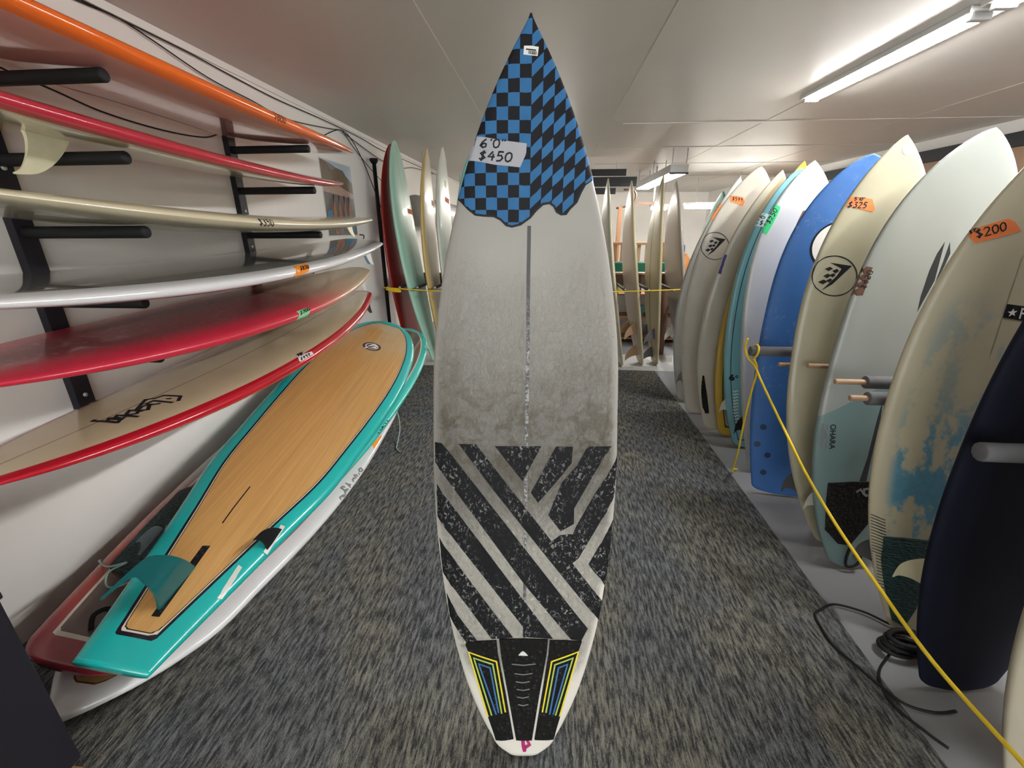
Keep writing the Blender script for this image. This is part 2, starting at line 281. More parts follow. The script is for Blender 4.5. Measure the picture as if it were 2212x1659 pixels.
DECALS = {
 'C': [
  dict(kind='border', name='checker_nose', mat='checker', pts=[(0.1614, 1.4706), (0.1492, 1.4601), (0.1364, 1.446), (0.1205, 1.4336), (0.1013, 1.4312), (0.0789, 1.4302), (0.063, 1.4227), (0.0502, 1.4107), (0.0374, 1.4077), (0.0182, 1.4122), (-0.004, 1.4273), (-0.0165, 1.4422), (-0.0321, 1.4556), (-0.0479, 1.4581), (-0.0577, 1.4514), (-0.0644, 1.4396), (-0.0742, 1.4344), (-0.0854, 1.4354), (-0.093, 1.446), (-0.1085, 1.4611), (-0.1174, 1.482), (-0.1264, 1.4985), (-0.1422, 1.5099)], off=0.0014),
  dict(kind='poly', name='painted_stripe', mat='stripe', pts=[(0.2348, 0.8842), (0.2137, 0.8831), (0.1099, 0.7455), (0.0019, 0.5993), (-0.0852, 0.4818), (-0.1721, 0.3645), (-0.1547, 0.3308), (-0.1259, 0.3373), (0.0013, 0.4974), (0.124, 0.6741), (0.2351, 0.8303)], off=0.0012),
  dict(kind='poly', name='painted_stripe', mat='stripe', pts=[(0.1716, 0.8832), (0.1269, 0.8825), (-0.0008, 0.7104), (-0.0696, 0.6187), (-0.0915, 0.6353), (-0.1137, 0.6378), (-0.1257, 0.6367), (-0.1338, 0.6588), (-0.1829, 0.7498), (-0.2425, 0.8437), (-0.2358, 0.735), (-0.1427, 0.5697), (-0.1263, 0.5557), (-0.2118, 0.4379), (-0.2055, 0.3809), (-0.0081, 0.6389), (0.0831, 0.7598)], off=0.0012),
  dict(kind='poly', name='painted_stripe', mat='stripe', pts=[(0.2323, 0.7709), (0.1177, 0.6131), (0.0045, 0.4534), (-0.0764, 0.3414), (0.0041, 0.348), (0.0042, 0.3759), (0.1183, 0.5295), (0.233, 0.6804)], off=0.0012),
  dict(kind='poly', name='painted_stripe', mat='stripe', pts=[(0.2298, 0.6202), (0.1427, 0.4993), (0.032, 0.3463), (0.0896, 0.3413), (0.1538, 0.4321), (0.2224, 0.5219)], off=0.0012),
  dict(kind='poly', name='painted_stripe', mat='stripe', pts=[(0.2125, 0.4622), (0.1754, 0.3963), (0.13, 0.3347), (0.1584, 0.3264), (0.2048, 0.3958)], off=0.0012),
  dict(kind='poly', name='painted_stripe', mat='stripe', pts=[(0.0793, 0.8785), (-0.0391, 0.8785), (0.008, 0.7845)], off=0.0012),
  dict(kind='poly', name='painted_stripe', mat='stripe', pts=[(-0.077, 0.8777), (-0.12, 0.8765), (-0.1178, 0.8324), (-0.0804, 0.7841), (-0.0326, 0.7263), (-0.0139, 0.7529)], off=0.0012),
  dict(kind='poly', name='painted_stripe', mat='stripe', pts=[(-0.1584, 0.8765), (-0.2203, 0.8743), (-0.1778, 0.8029), (-0.1275, 0.7091), (-0.1275, 0.6662), (-0.093, 0.6461), (-0.06, 0.6906), (-0.0746, 0.7313), (-0.0939, 0.7804), (-0.133, 0.8269)], off=0.0012),
  dict(kind='poly', name='painted_stripe', mat='stripe', pts=[(-0.2352, 0.667), (-0.1694, 0.5498), (-0.2213, 0.4798), (-0.2314, 0.5672)], off=0.0012),
  dict(kind='line', name='stringer', mat='stringer', pts=[(-0.0022, 1.4095), (-0.0016, 1.2857), (-0.0025, 1.1085), (-0.001, 0.8942), (-0.0001, 0.693), (0.0001, 0.5238), (0.0018, 0.3444)], off=0.001, width=0.0085),
  dict(kind='poly', name='price_tape', mat='tape_grey', pts=[(0.1199, 1.5952), (0.0624, 1.5835), (0.0059, 1.5771), (0.0066, 1.5593), (0.0086, 1.5532), (0.0138, 1.5426), (0.0198, 1.53), (0.0781, 1.5359), (0.1368, 1.5484), (0.1276, 1.5734)], off=0.0022),
  dict(kind='write', name='price_writing', mat='ink', pts=[(0.1073, 1.5705), (0.0533, 1.5675), (0.1039, 1.5871)], off=0.003, text='6\'0"', width=0.0032, sub='price_tape'),
  dict(kind='write', name='price_writing', mat='ink', pts=[(0.1123, 1.5454), (0.0394, 1.5403), (0.1073, 1.5635)], off=0.003, text='$450', width=0.0036, sub='price_tape'),
  dict(kind='poly', name='barcode_sticker', mat='paper', pts=[(0.0135, 1.7552), (-0.0019, 1.755), (-0.0167, 1.7534), (-0.0147, 1.7376), (0.0147, 1.7399)], off=0.0022),
  dict(kind='bars', name='barcode', mat='ink', pts=[(0.0052, 1.7411), (-0.0129, 1.7388), (-0.0137, 1.745), (0.0044, 1.7467)], off=0.003, sub='barcode_sticker'),
  dict(kind='line', name='sticker_print', mat='ink', pts=[(0.0096, 1.7489), (-0.0113, 1.7471)], off=0.003, width=0.0022, sub='barcode_sticker'),
  dict(kind='poly', name='traction_pad', mat='foam', pts=[(0.1607, 0.3221), (0.1545, 0.3309), (0.1177, 0.3357), (0.0764, 0.3388), (0.0729, 0.3014), (0.0522, 0.19), (0.0299, 0.0538), (0.0521, 0.0486), (0.077, 0.0449), (0.0991, 0.1129), (0.1307, 0.2196), (0.1523, 0.3021)], off=0.0045),
  dict(kind='poly', name='traction_pad', mat='foam', pts=[(0.0692, 0.3428), (0.0038, 0.3439), (-0.0629, 0.3409), (-0.0597, 0.3009), (-0.0398, 0.1765), (-0.0208, 0.0496), (0.0002, 0.0491), (0.0225, 0.05), (0.0423, 0.1666), (0.0644, 0.2964)], off=0.0045),
  dict(kind='poly', name='traction_pad', mat='foam', pts=[(-0.0678, 0.3382), (-0.1106, 0.3366), (-0.1552, 0.3303), (-0.1458, 0.301), (-0.1223, 0.2136), (-0.0975, 0.1116), (-0.0797, 0.0453), (-0.0544, 0.048), (-0.0282, 0.0507), (-0.046, 0.1711), (-0.0646, 0.2956)], off=0.0045),
  dict(kind='line', name='inlay_stripe', mat='yellow', pts=[(0.0991, 0.117), (0.151, 0.3035), (0.0765, 0.2806), (0.0521, 0.1337)], off=0.0062, width=0.0042, sub=('traction_pad', 0)),
  dict(kind='line', name='inlay_stripe', mat='yellow', pts=[(-0.0487, 0.133), (-0.0733, 0.2798), (-0.1457, 0.3037), (-0.0961, 0.1173)], off=0.0062, width=0.0042, sub=('traction_pad', 2)),
  dict(kind='line', name='inlay_stripe', mat='lime', pts=[(0.0891, 0.1224), (0.1376, 0.2878), (0.0863, 0.2726), (0.062, 0.1294)], off=0.0062, width=0.0042, sub=('traction_pad', 0)),
  dict(kind='line', name='inlay_stripe', mat='lime', pts=[(-0.0586, 0.1313), (-0.082, 0.2703), (-0.1311, 0.2868), (-0.0848, 0.1215)], off=0.0062, width=0.0042, sub=('traction_pad', 2)),
  dict(kind='line', name='inlay_stripe', mat='padblue', pts=[(0.0768, 0.126), (0.1242, 0.2719), (0.0936, 0.2619), (0.0706, 0.1317)], off=0.0062, width=0.0042, sub=('traction_pad', 0)),
  dict(kind='line', name='inlay_stripe', mat='padblue', pts=[(-0.0686, 0.1255), (-0.0919, 0.2608), (-0.1165, 0.2697), (-0.0785, 0.1247)], off=0.0062, width=0.0042, sub=('traction_pad', 2)),
  dict(kind='line', name='groove', mat='groove', pts=[(0.0352, 0.2735), (0.0029, 0.2703), (-0.0294, 0.2737)], off=0.0061, width=0.003, sub=('traction_pad', 1)),
  dict(kind='line', name='groove', mat='groove', pts=[(0.0278, 0.2463), (0.0034, 0.2431), (-0.021, 0.2465)], off=0.0061, width=0.003, sub=('traction_pad', 1)),
  dict(kind='line', name='groove', mat='groove', pts=[(0.0241, 0.2229), (0.0051, 0.2197), (-0.0138, 0.2232)], off=0.0061, width=0.003, sub=('traction_pad', 1)),
  dict(kind='line', name='groove', mat='groove', pts=[(0.0216, 0.2008), (0.0038, 0.1976), (-0.0139, 0.2011)], off=0.0061, width=0.003, sub=('traction_pad', 1)),
  dict(kind='line', name='groove', mat='groove', pts=[(0.0203, 0.1786), (0.0044, 0.1754), (-0.0116, 0.179)], off=0.0061, width=0.003, sub=('traction_pad', 1)),
  dict(kind='line', name='groove', mat='groove', pts=[(0.0178, 0.1564), (0.0037, 0.1532), (-0.0105, 0.1568)], off=0.0061, width=0.003, sub=('traction_pad', 1)),
  dict(kind='poly', name='pad_emblem', mat='white', pts=[(0.017, 0.2986), (0.0109, 0.3068), (0.0049, 0.3107), (-0.0012, 0.3062), (-0.0086, 0.2974)], off=0.0062, sub=('traction_pad', 1)),
  dict(kind='line', name='leash_string', mat='pink', pts=[(0.0039, 0.0491), (0.0026, 0.0328), (-0.0012, 0.0157)], off=0.003, width=0.01),
  dict(kind='line', name='leash_string', mat='pink', pts=[(-0.0072, 0.0498), (-0.0147, 0.0353), (-0.0036, 0.0275), (0.0001, 0.0157)], off=0.0035, width=0.007),
 ],
 'A': [
  dict(kind='poly', name='price_tape', mat='tape_orange', pts=[(0.137, 1.4563), (0.119, 1.52), (0.1051, 1.5616), (0.0862, 1.5737), (0.0768, 1.5483), (0.1172, 1.4425)], off=0.001),
 ],
 'B': [
  dict(kind='poly', name='price_tape', mat='tape_orange', pts=[(0.1435, 1.5961), (0.1011, 1.5952), (0.0593, 1.5905), (0.0415, 1.5626), (0.0467, 1.5393), (0.1317, 1.5591)], off=0.001),
  dict(kind='write', name='price_writing', mat='ink', pts=[(0.1235, 1.568), (0.0574, 1.5616), (0.1251, 1.5907)], off=0.0018, text='$599', width=0.0034, sub='price_tape'),
  dict(kind='line', name='emblem_ring', mat='ink', pts=[(0.0663, 1.2804), (0.0637, 1.2664), (0.0634, 1.2525), (0.0655, 1.239), (0.0699, 1.2264), (0.0764, 1.2149), (0.0851, 1.2048), (0.0955, 1.1963), (0.1075, 1.1898), (0.1207, 1.1853), (0.1349, 1.183), (0.1496, 1.1829), (0.1645, 1.1851), (0.1791, 1.1895), (0.1931, 1.1959), (0.2061, 1.2043), (0.2178, 1.2143), (0.2278, 1.2258), (0.236, 1.2385), (0.2419, 1.2519), (0.2455, 1.2658), (0.2459, 1.2798), (0.2459, 1.2938), (0.2435, 1.3072), (0.2389, 1.3197), (0.2338, 1.3311), (0.2262, 1.341), (0.2165, 1.3492), (0.2052, 1.3554), (0.1926, 1.3597), (0.1791, 1.3618), (0.165, 1.3617), (0.1506, 1.3596), (0.1363, 1.3553), (0.1224, 1.349), (0.1093, 1.3409), (0.0974, 1.3311), (0.0868, 1.3199), (0.078, 1.3075), (0.0711, 1.2942)], off=0.0007, width=0.0045, closed=True),
  dict(kind='poly', name='emblem_mark', mat='ink', pts=[(0.1878, 1.3307), (0.098, 1.3232), (0.1571, 1.235), (0.1943, 1.2041), (0.1483, 1.2741), (0.1364, 1.3077)], off=0.0007),
  dict(kind='poly', name='emblem_mark', mat='ink', pts=[(0.2028, 1.3025), (0.1854, 1.3129), (0.1707, 1.3051), (0.1869, 1.2929)], off=0.0007),
  dict(kind='poly', name='emblem_mark', mat='ink', pts=[(0.1721, 1.2959), (0.1545, 1.3063), (0.1446, 1.2962), (0.1564, 1.2844)], off=0.0007),
  dict(kind='poly', name='emblem_mark', mat='ink', pts=[(0.2024, 1.2698), (0.187, 1.282), (0.1704, 1.2742), (0.1855, 1.2602)], off=0.0007),
  dict(kind='poly', name='emblem_mark', mat='ink', pts=[(0.1785, 1.2772), (0.1622, 1.2858), (0.1541, 1.2755), (0.1646, 1.2656)], off=0.0007),
  dict(kind='poly', name='emblem_mark', mat='ink', pts=[(0.214, 1.2413), (0.1968, 1.2538), (0.1784, 1.2461), (0.1953, 1.2318)], off=0.0007),
  dict(kind='poly', name='emblem_mark', mat='ink', pts=[(0.1851, 1.2511), (0.171, 1.2614), (0.162, 1.2548), (0.1716, 1.2412)], off=0.0007),
 ],
 'C1': [
  dict(kind='poly', name='masking_tape', mat='tape_purple', pts=[(0.2109, 1.2197), (0.1943, 1.2211), (0.2047, 1.095), (0.2237, 1.0988)], off=0.001),
  dict(kind='poly', name='tail_pad', mat='foam', pts=[(0.1802, 0.3907), (0.1691, 0.3923), (0.1225, 0.2568), (0.0805, 0.1174), (0.1054, 0.1113), (0.1351, 0.1625), (0.1632, 0.2638)], off=0.003),
 ],
 'C2': [
  dict(kind='poly', name='emblem_mark', mat='ink', pts=[(0.0562, 1.6995), (0.0454, 1.7194), (0.0468, 1.6888), (0.0532, 1.68)], off=0.0008),
 ],
 'D': [
  dict(kind='poly', name='price_tape', mat='tape_white', pts=[(0.185, 1.405), (0.11, 1.4), (0.03, 1.41), (0.03, 1.475), (0.11, 1.47), (0.175, 1.48)], off=0.001),
  dict(kind='write', name='price_writing', mat='ink', pts=[(0.165, 1.447), (0.085, 1.447), (0.165, 1.471)], off=0.0018, text="6'0", width=0.0034, sub='price_tape'),
  dict(kind='write', name='price_writing', mat='ink', pts=[(0.165, 1.413), (0.085, 1.413), (0.165, 1.437)], off=0.0018, text='$37', width=0.0034, sub='price_tape'),
  dict(kind='write', name='size_number', mat='ink', pts=[(0.1884, 0.4599), (0.1585, 0.4619), (0.193, 0.4954)], off=0.0008, text='6', width=0.012),
  dict(kind='write', name='size_number', mat='ink', pts=[(0.1537, 0.4771), (0.1384, 0.4778), (0.1557, 0.492)], off=0.0008, text='0', width=0.005),
  dict(kind='line', name='pad_ridge', mat='white', pts=[(0.1588, 0.3862), (0.1463, 0.3824), (0.1389, 0.3911), (0.1245, 0.3866)], off=0.002, width=0.006),
  dict(kind='line', name='pad_ridge', mat='white', pts=[(0.1561, 0.3653), (0.1436, 0.3616), (0.1362, 0.3704), (0.1217, 0.3658)], off=0.002, width=0.006),
  dict(kind='line', name='pad_ridge', mat='white', pts=[(0.1533, 0.3445), (0.1409, 0.3407), (0.1334, 0.3495), (0.119, 0.3449)], off=0.002, width=0.006),
  dict(kind='line', name='pad_ridge', mat='white', pts=[(0.1506, 0.3235), (0.1382, 0.3197), (0.1307, 0.3286), (0.1162, 0.324)], off=0.002, width=0.006),
  dict(kind='line', name='pad_ridge', mat='white', pts=[(0.1479, 0.3025), (0.1354, 0.2987), (0.1279, 0.3077), (0.1134, 0.3031)], off=0.002, width=0.006),
  dict(kind='line', name='pad_ridge', mat='white', pts=[(0.1451, 0.2814), (0.1327, 0.2777), (0.1252, 0.2866), (0.1107, 0.282)], off=0.002, width=0.006),
  dict(kind='line', name='pad_ridge', mat='white', pts=[(0.1424, 0.2602), (0.1299, 0.2565), (0.1224, 0.2655), (0.1079, 0.2609)], off=0.002, width=0.006),
  dict(kind='line', name='pad_ridge', mat='white', pts=[(0.1396, 0.239), (0.1272, 0.2353), (0.1197, 0.2444), (0.1051, 0.2398)], off=0.002, width=0.006),
  dict(kind='line', name='pad_ridge', mat='white', pts=[(0.1321, 0.2181), (0.1196, 0.2144), (0.1121, 0.2234), (0.0974, 0.2188)], off=0.002, width=0.006),
  dict(kind='line', name='pad_ridge', mat='white', pts=[(0.1246, 0.1971), (0.112, 0.1933), (0.1044, 0.2024), (0.0897, 0.1978)], off=0.002, width=0.006),
  dict(kind='line', name='pad_ridge', mat='white', pts=[(0.117, 0.1761), (0.1043, 0.1723), (0.0968, 0.1814), (0.082, 0.1767)], off=0.002, width=0.006),
  dict(kind='line', name='pad_ridge', mat='white', pts=[(0.1094, 0.155), (0.0967, 0.1511), (0.089, 0.1602), (0.0742, 0.1555)], off=0.002, width=0.006),
  dict(kind='line', name='emblem_mark', mat='ink', pts=[(0.0725, 1.6494), (0.0658, 1.6666), (0.0535, 1.6692), (0.0662, 1.6537)], off=0.0008, width=0.004),
 ],
 'E': [
  dict(kind='poly', name='price_tape', mat='tape_green', pts=[(0.1757, 1.5276), (0.1533, 1.5215), (0.1331, 1.5084), (0.1352, 1.4889), (0.1558, 1.4294), (0.1809, 1.3698), (0.2003, 1.3812), (0.2137, 1.3927), (0.2083, 1.4188), (0.1923, 1.4745)], off=0.001),
  dict(kind='write', name='price_writing', mat='ink', pts=[(0.1712, 1.4211), (0.1442, 1.4934), (0.1896, 1.436)], off=0.0018, text='$250', width=0.0036, sub='price_tape'),
  dict(kind='write', name='price_writing', mat='ink', pts=[(0.196, 1.4141), (0.1846, 1.4575), (0.2073, 1.4231)], off=0.0018, text="5'11", width=0.003, sub='price_tape'),
  dict(kind='poly', name='masking_tape', mat='tape_brown', pts=[(0.0463, 1.3793), (0.0307, 1.4413), (0.0146, 1.488), (-0.0095, 1.4922), (-0.0079, 1.4499), (0.0026, 1.3967)], off=0.001),
  dict(kind='disc', name='leash_plug', mat='plug', pts=[(0.0493, 1.6837)], off=0.001, r=0.014),
 ],
 'F': [
  dict(kind='disc', name='round_emblem', mat='paper', pts=[(0.0419, 1.3166)], off=0.0008, r=0.105, ring=1),
  dict(kind='disc', name='fin_plug', mat='navyplug', pts=[(0.1676, 0.3733)], off=0.001, r=0.016),
  dict(kind='disc', name='fin_plug', mat='navyplug', pts=[(0.1781, 0.2722)], off=0.001, r=0.016),
  dict(kind='disc', name='fin_plug', mat='navyplug', pts=[(0.118, 0.2183)], off=0.001, r=0.016),
  dict(kind='disc', name='fin_plug', mat='navyplug', pts=[(0.1203, 0.1165)], off=0.001, r=0.016),
 ],
 'G': [
  dict(kind='poly', name='price_tape', mat='tape_orange', pts=[(0.1526, 1.5201), (0.1164, 1.5153), (0.0745, 1.5087), (0.0562, 1.4711), (0.0623, 1.4611), (0.1138, 1.4726), (0.1634, 1.4853)], off=0.001),
  dict(kind='write', name='price_writing', mat='ink', pts=[(0.1585, 1.4799), (0.0918, 1.4756), (0.1546, 1.5008)], off=0.0018, text='$325', width=0.0036, sub='price_tape'),
  dict(kind='write', name='price_writing', mat='ink', pts=[(0.1396, 1.5052), (0.1029, 1.5039), (0.139, 1.5159)], off=0.0018, text='5\'10"', width=0.003, sub='price_tape'),
  dict(kind='line', name='emblem_ring', mat='ink', pts=[(0.0695, 1.2155), (0.0681, 1.203), (0.0689, 1.1908), (0.0719, 1.1791), (0.077, 1.1682), (0.0842, 1.1585), (0.0933, 1.1501), (0.1039, 1.1433), (0.1159, 1.1382), (0.1289, 1.1351), (0.1426, 1.1339), (0.1565, 1.1347), (0.1704, 1.1375), (0.1838, 1.1423), (0.1964, 1.1489), (0.2078, 1.1571), (0.2179, 1.1667), (0.2261, 1.1776), (0.2325, 1.1894), (0.2368, 1.2018), (0.2389, 1.2146), (0.2391, 1.2273), (0.2376, 1.2397), (0.2349, 1.2513), (0.2307, 1.2618), (0.2248, 1.2712), (0.217, 1.2792), (0.2075, 1.2855), (0.1967, 1.2902), (0.1846, 1.293), (0.1718, 1.2939), (0.1584, 1.293), (0.1449, 1.2901), (0.1315, 1.2855), (0.1186, 1.2791), (0.1067, 1.2712), (0.0959, 1.2619), (0.0865, 1.2514), (0.0789, 1.24), (0.0732, 1.228)], off=0.0007, width=0.0045, closed=True),
  dict(kind='poly', name='emblem_mark', mat='ink', pts=[(0.1821, 1.2672), (0.097, 1.255), (0.1598, 1.1809), (0.1969, 1.1561), (0.1486, 1.2148), (0.135, 1.2436)], off=0.0007),
  dict(kind='poly', name='emblem_mark', mat='ink', pts=[(0.198, 1.2433), (0.181, 1.2513), (0.1677, 1.2434), (0.1838, 1.2338)], off=0.0007),
  dict(kind='poly', name='emblem_mark', mat='ink', pts=[(0.1697, 1.2354), (0.1523, 1.2435), (0.1436, 1.234), (0.1556, 1.2243)], off=0.0007),
  dict(kind='poly', name='emblem_mark', mat='ink', pts=[(0.1999, 1.2145), (0.1847, 1.2242), (0.1696, 1.2162), (0.1848, 1.2049)], off=0.0007),
  dict(kind='poly', name='emblem_mark', mat='ink', pts=[(0.1771, 1.2194), (0.1611, 1.2259), (0.1541, 1.2164), (0.1648, 1.2083)], off=0.0007),
  dict(kind='poly', name='emblem_mark', mat='ink', pts=[(0.2125, 1.1902), (0.1958, 1.2), (0.1791, 1.192), (0.1959, 1.1806)], off=0.0007),
  dict(kind='poly', name='emblem_mark', mat='ink', pts=[(0.1851, 1.1968), (0.1711, 1.205), (0.163, 1.1986), (0.1731, 1.1872)], off=0.0007),
  dict(kind='disc', name='leash_plug', mat='plug', pts=[(-0.0114, 1.6839)], off=0.001, r=0.018),
 ],
 'H': [
  dict(kind='poly', name='price_tape', mat='tape_brown', pts=[(0.274, 1.2454), (0.2564, 1.246), (0.2374, 1.2439), (0.2394, 1.1922), (0.2408, 1.1408), (0.2605, 1.1381), (0.2772, 1.1375), (0.2754, 1.192)], off=0.001),
  dict(kind='write', name='price_writing', mat='ink', pts=[(0.2601, 1.1681), (0.2511, 1.2347), (0.2399, 1.1637)], off=0.0018, text='$450', width=0.0034, sub='price_tape'),
  dict(kind='poly', name='painted_stripe', mat='charcoal', pts=[(0.0225, 1.3534), (0.0182, 1.314), (0.0077, 1.2176), (0.0297, 1.1016), (0.037, 1.1583), (0.0394, 1.2515), (0.0344, 1.3125)], off=0.0007),
  dict(kind='poly', name='painted_stripe', mat='charcoal', pts=[(0.0042, 1.354), (-0.0119, 1.3169), (-0.0085, 1.2744), (0.0032, 1.2056), (0.0021, 1.2855)], off=0.0007),
  dict(kind='poly', name='painted_stripe', mat='charcoal', pts=[(0.0514, 0.7539), (0.0369, 0.655), (0.0325, 0.538), (0.024, 0.3988), (0.0516, 0.3957), (0.0452, 0.5068), (0.0503, 0.6536)], off=0.0007),  # shade along the next board's edge, painted on as a dark strip
  dict(kind='text', name='lettering', mat='ink', pts=[(0.2249, 0.6237), (0.2038, 0.5185), (0.2031, 0.6268)], off=0.0008, text='OHARA', font=1),
  dict(kind='bars', name='lettering', mat='greyink', pts=[(0.2567, 0.6231), (0.2309, 0.6227), (0.2127, 0.5232), (0.2499, 0.5269)], off=0.0008),
  dict(kind='poly', name='traction_pad', mat='foam', pts=[(0.1741, 0.373), (0.0786, 0.3911), (0.0059, 0.3977), (-0.016, 0.2997), (-0.0307, 0.2148), (0.022, 0.1048), (0.0729, 0.1064), (0.1351, 0.1607), (0.1603, 0.2773)], off=0.004),
  dict(kind='line', name='pad_emblem', mat='greyink', pts=[(0.0571, 0.3475), (0.0432, 0.3629), (0.029, 0.3491)], off=0.0055, width=0.008, sub='traction_pad'),
  dict(kind='line', name='pad_emblem', mat='greyink', pts=[(0.006, 0.3708), (0.028, 0.3646), (0.0259, 0.3455), (0.0116, 0.3371), (-0.0043, 0.345)], off=0.0055, width=0.01, sub='traction_pad'),
 ],
 'I': [
  dict(kind='poly', name='price_tape', mat='tape_orange', pts=[(0.1854, 1.3727), (0.1802, 1.3891), (0.1486, 1.4033), (0.1104, 1.4178), (0.0915, 1.4089), (0.0694, 1.3857), (0.1182, 1.3668), (0.1668, 1.351), (0.1785, 1.3627)], off=0.001),
  dict(kind='write', name='price_writing', mat='ink', pts=[(0.1665, 1.3645), (0.1045, 1.3871), (0.1755, 1.3871)], off=0.0018, text='$200', width=0.0034, sub='price_tape'),
  dict(kind='write', name='price_writing', mat='ink', pts=[(0.1826, 1.3772), (0.1694, 1.385), (0.1855, 1.3857)], off=0.0018, text='5\'7"', width=0.003, sub='price_tape'),
  dict(kind='poly', name='logo_box', mat='ink', pts=[(0.0354, 1.1828), (0.0104, 1.1802), (-0.0389, 1.1746), (-0.0539, 1.1307), (-0.0037, 1.1376), (0.0337, 1.1433)], off=0.0008),
  dict(kind='star', name='logo_star', mat='paper', pts=[(0.0142, 1.1579)], off=0.0016, r=0.0125, sub='logo_box'),
  dict(kind='text', name='logo_letter', mat='paper', pts=[(-0.0073, 1.1411), (-0.0207, 1.1391), (-0.0043, 1.1732)], off=0.0016, text='F', font=1, sub='logo_box'),
  dict(kind='line', name='stringer', mat='pencil', pts=[(0.0407, 1.3195), (0.0376, 1.2613), (0.0367, 1.212), (0.0331, 1.1323), (0.0309, 1.0894), (0.0298, 1.0322)], off=0.0005, width=0.0028),
  dict(kind='line', name='painted_rib', mat='ink', pts=[(0.2265, 0.4454), (0.2079, 0.4417), (0.1849, 0.4346)], off=0.0016, width=0.003),
  dict(kind='line', name='painted_rib', mat='ink', pts=[(0.2243, 0.4341), (0.2057, 0.4305), (0.1822, 0.4235)], off=0.0016, width=0.003),
  dict(kind='line', name='painted_rib', mat='ink', pts=[(0.2221, 0.4227), (0.2035, 0.4193), (0.1795, 0.4123)], off=0.0016, width=0.003),
  dict(kind='line', name='painted_rib', mat='ink', pts=[(0.2198, 0.4113), (0.2013, 0.408), (0.1768, 0.4012)], off=0.0016, width=0.003),
  dict(kind='line', name='painted_rib', mat='ink', pts=[(0.2174, 0.3998), (0.1991, 0.3966), (0.174, 0.39)], off=0.0016, width=0.003),
  dict(kind='line', name='painted_rib', mat='ink', pts=[(0.215, 0.3882), (0.1968, 0.3853), (0.1713, 0.3788)], off=0.0016, width=0.003),
  dict(kind='line', name='painted_rib', mat='ink', pts=[(0.2125, 0.3765), (0.1945, 0.3739), (0.1686, 0.3675)], off=0.0016, width=0.003),
  dict(kind='line', name='painted_rib', mat='ink', pts=[(0.2099, 0.3647), (0.1923, 0.3624), (0.1658, 0.3563)], off=0.0016, width=0.003),
  dict(kind='line', name='painted_rib', mat='ink', pts=[(0.2064, 0.3522), (0.19, 0.3509), (0.1631, 0.345)], off=0.0016, width=0.003),
  dict(kind='line', name='painted_rib', mat='ink', pts=[(0.2039, 0.3404), (0.1877, 0.3394), (0.1603, 0.3336)], off=0.0016, width=0.003),
  dict(kind='line', name='painted_rib', mat='ink', pts=[(0.2012, 0.3284), (0.1854, 0.3279), (0.1575, 0.3223)], off=0.0016, width=0.003),
  dict(kind='line', name='painted_rib', mat='ink', pts=[(0.1991, 0.3169), (0.183, 0.3162), (0.1547, 0.3109)], off=0.0016, width=0.003),
  dict(kind='line', name='painted_rib', mat='ink', pts=[(0.197, 0.3054), (0.1807, 0.3046), (0.1519, 0.2995)], off=0.0016, width=0.003),
  dict(kind='line', name='painted_rib', mat='ink', pts=[(0.195, 0.2938), (0.1783, 0.2929), (0.1491, 0.288)], off=0.0016, width=0.003),
  dict(kind='line', name='painted_rib', mat='ink', pts=[(0.1929, 0.2822), (0.1759, 0.2811), (0.1463, 0.2765)], off=0.0016, width=0.003),
  dict(kind='line', name='painted_rib', mat='ink', pts=[(0.1908, 0.2706), (0.1734, 0.2693), (0.1435, 0.265)], off=0.0016, width=0.003),
  dict(kind='line', name='painted_rib', mat='ink', pts=[(0.1887, 0.259), (0.1709, 0.2575), (0.1407, 0.2535)], off=0.0016, width=0.003),
  dict(kind='line', name='painted_rib', mat='ink', pts=[(0.1867, 0.2474), (0.1684, 0.2455), (0.1379, 0.2419)], off=0.0016, width=0.003),
  dict(kind='line', name='painted_rib', mat='ink', pts=[(0.1846, 0.2357), (0.1658, 0.2335), (0.135, 0.2303)], off=0.0016, width=0.003),
  dict(kind='line', name='painted_rib', mat='ink', pts=[(0.1826, 0.2241), (0.1632, 0.2213), (0.1322, 0.2186)], off=0.0016, width=0.003),
  dict(kind='line', name='painted_rib', mat='ink', pts=[(0.1805, 0.2124), (0.1604, 0.2091), (0.1293, 0.2069)], off=0.0016, width=0.003),
  dict(kind='line', name='painted_rib', mat='ink', pts=[(0.1785, 0.2007), (0.1575, 0.1966), (0.1264, 0.1952)], off=0.0016, width=0.003),
  dict(kind='line', name='painted_rib', mat='ink', pts=[(0.1765, 0.189), (0.1542, 0.1839), (0.1235, 0.1835)], off=0.0016, width=0.003),
  dict(kind='line', name='painted_rib', mat='ink', pts=[(0.1745, 0.1772), (0.1505, 0.1706), (0.1206, 0.1717)], off=0.0016, width=0.003),
  dict(kind='poly', name='traction_pad', mat='foam_green', pts=[(0.1776, 0.373), (0.118, 0.3789), (0.0401, 0.3789), (0.0327, 0.2968), (0.0285, 0.2029), (0.0254, 0.112), (0.0462, 0.0293), (0.0864, 0.0479), (0.1363, 0.1803), (0.166, 0.286)], off=0.004),
 ],
 'b1': [
  dict(kind='write', name='price_writing', mat='rust', pts=[(-0.302, 1.55), (-0.302, 1.64), (-0.266, 1.55)], off=0.001, text='$800', width=0.006),
 ],
 'b3': [
  dict(kind='write', name='price_writing', mat='ink', pts=[(0.3, 1.51), (0.3, 1.41), (0.268, 1.51)], off=0.001, text='$350', width=0.005),
 ],
 'b4': [
  dict(kind='poly', name='price_tape', mat='tape_orange2', pts=[(0.2369, 1.4773), (0.2357, 1.4033), (0.2289, 1.336), (0.2647, 1.3669), (0.2892, 1.3984), (0.3017, 1.4835), (0.3019, 1.5397), (0.2634, 1.4906)], off=0.001),
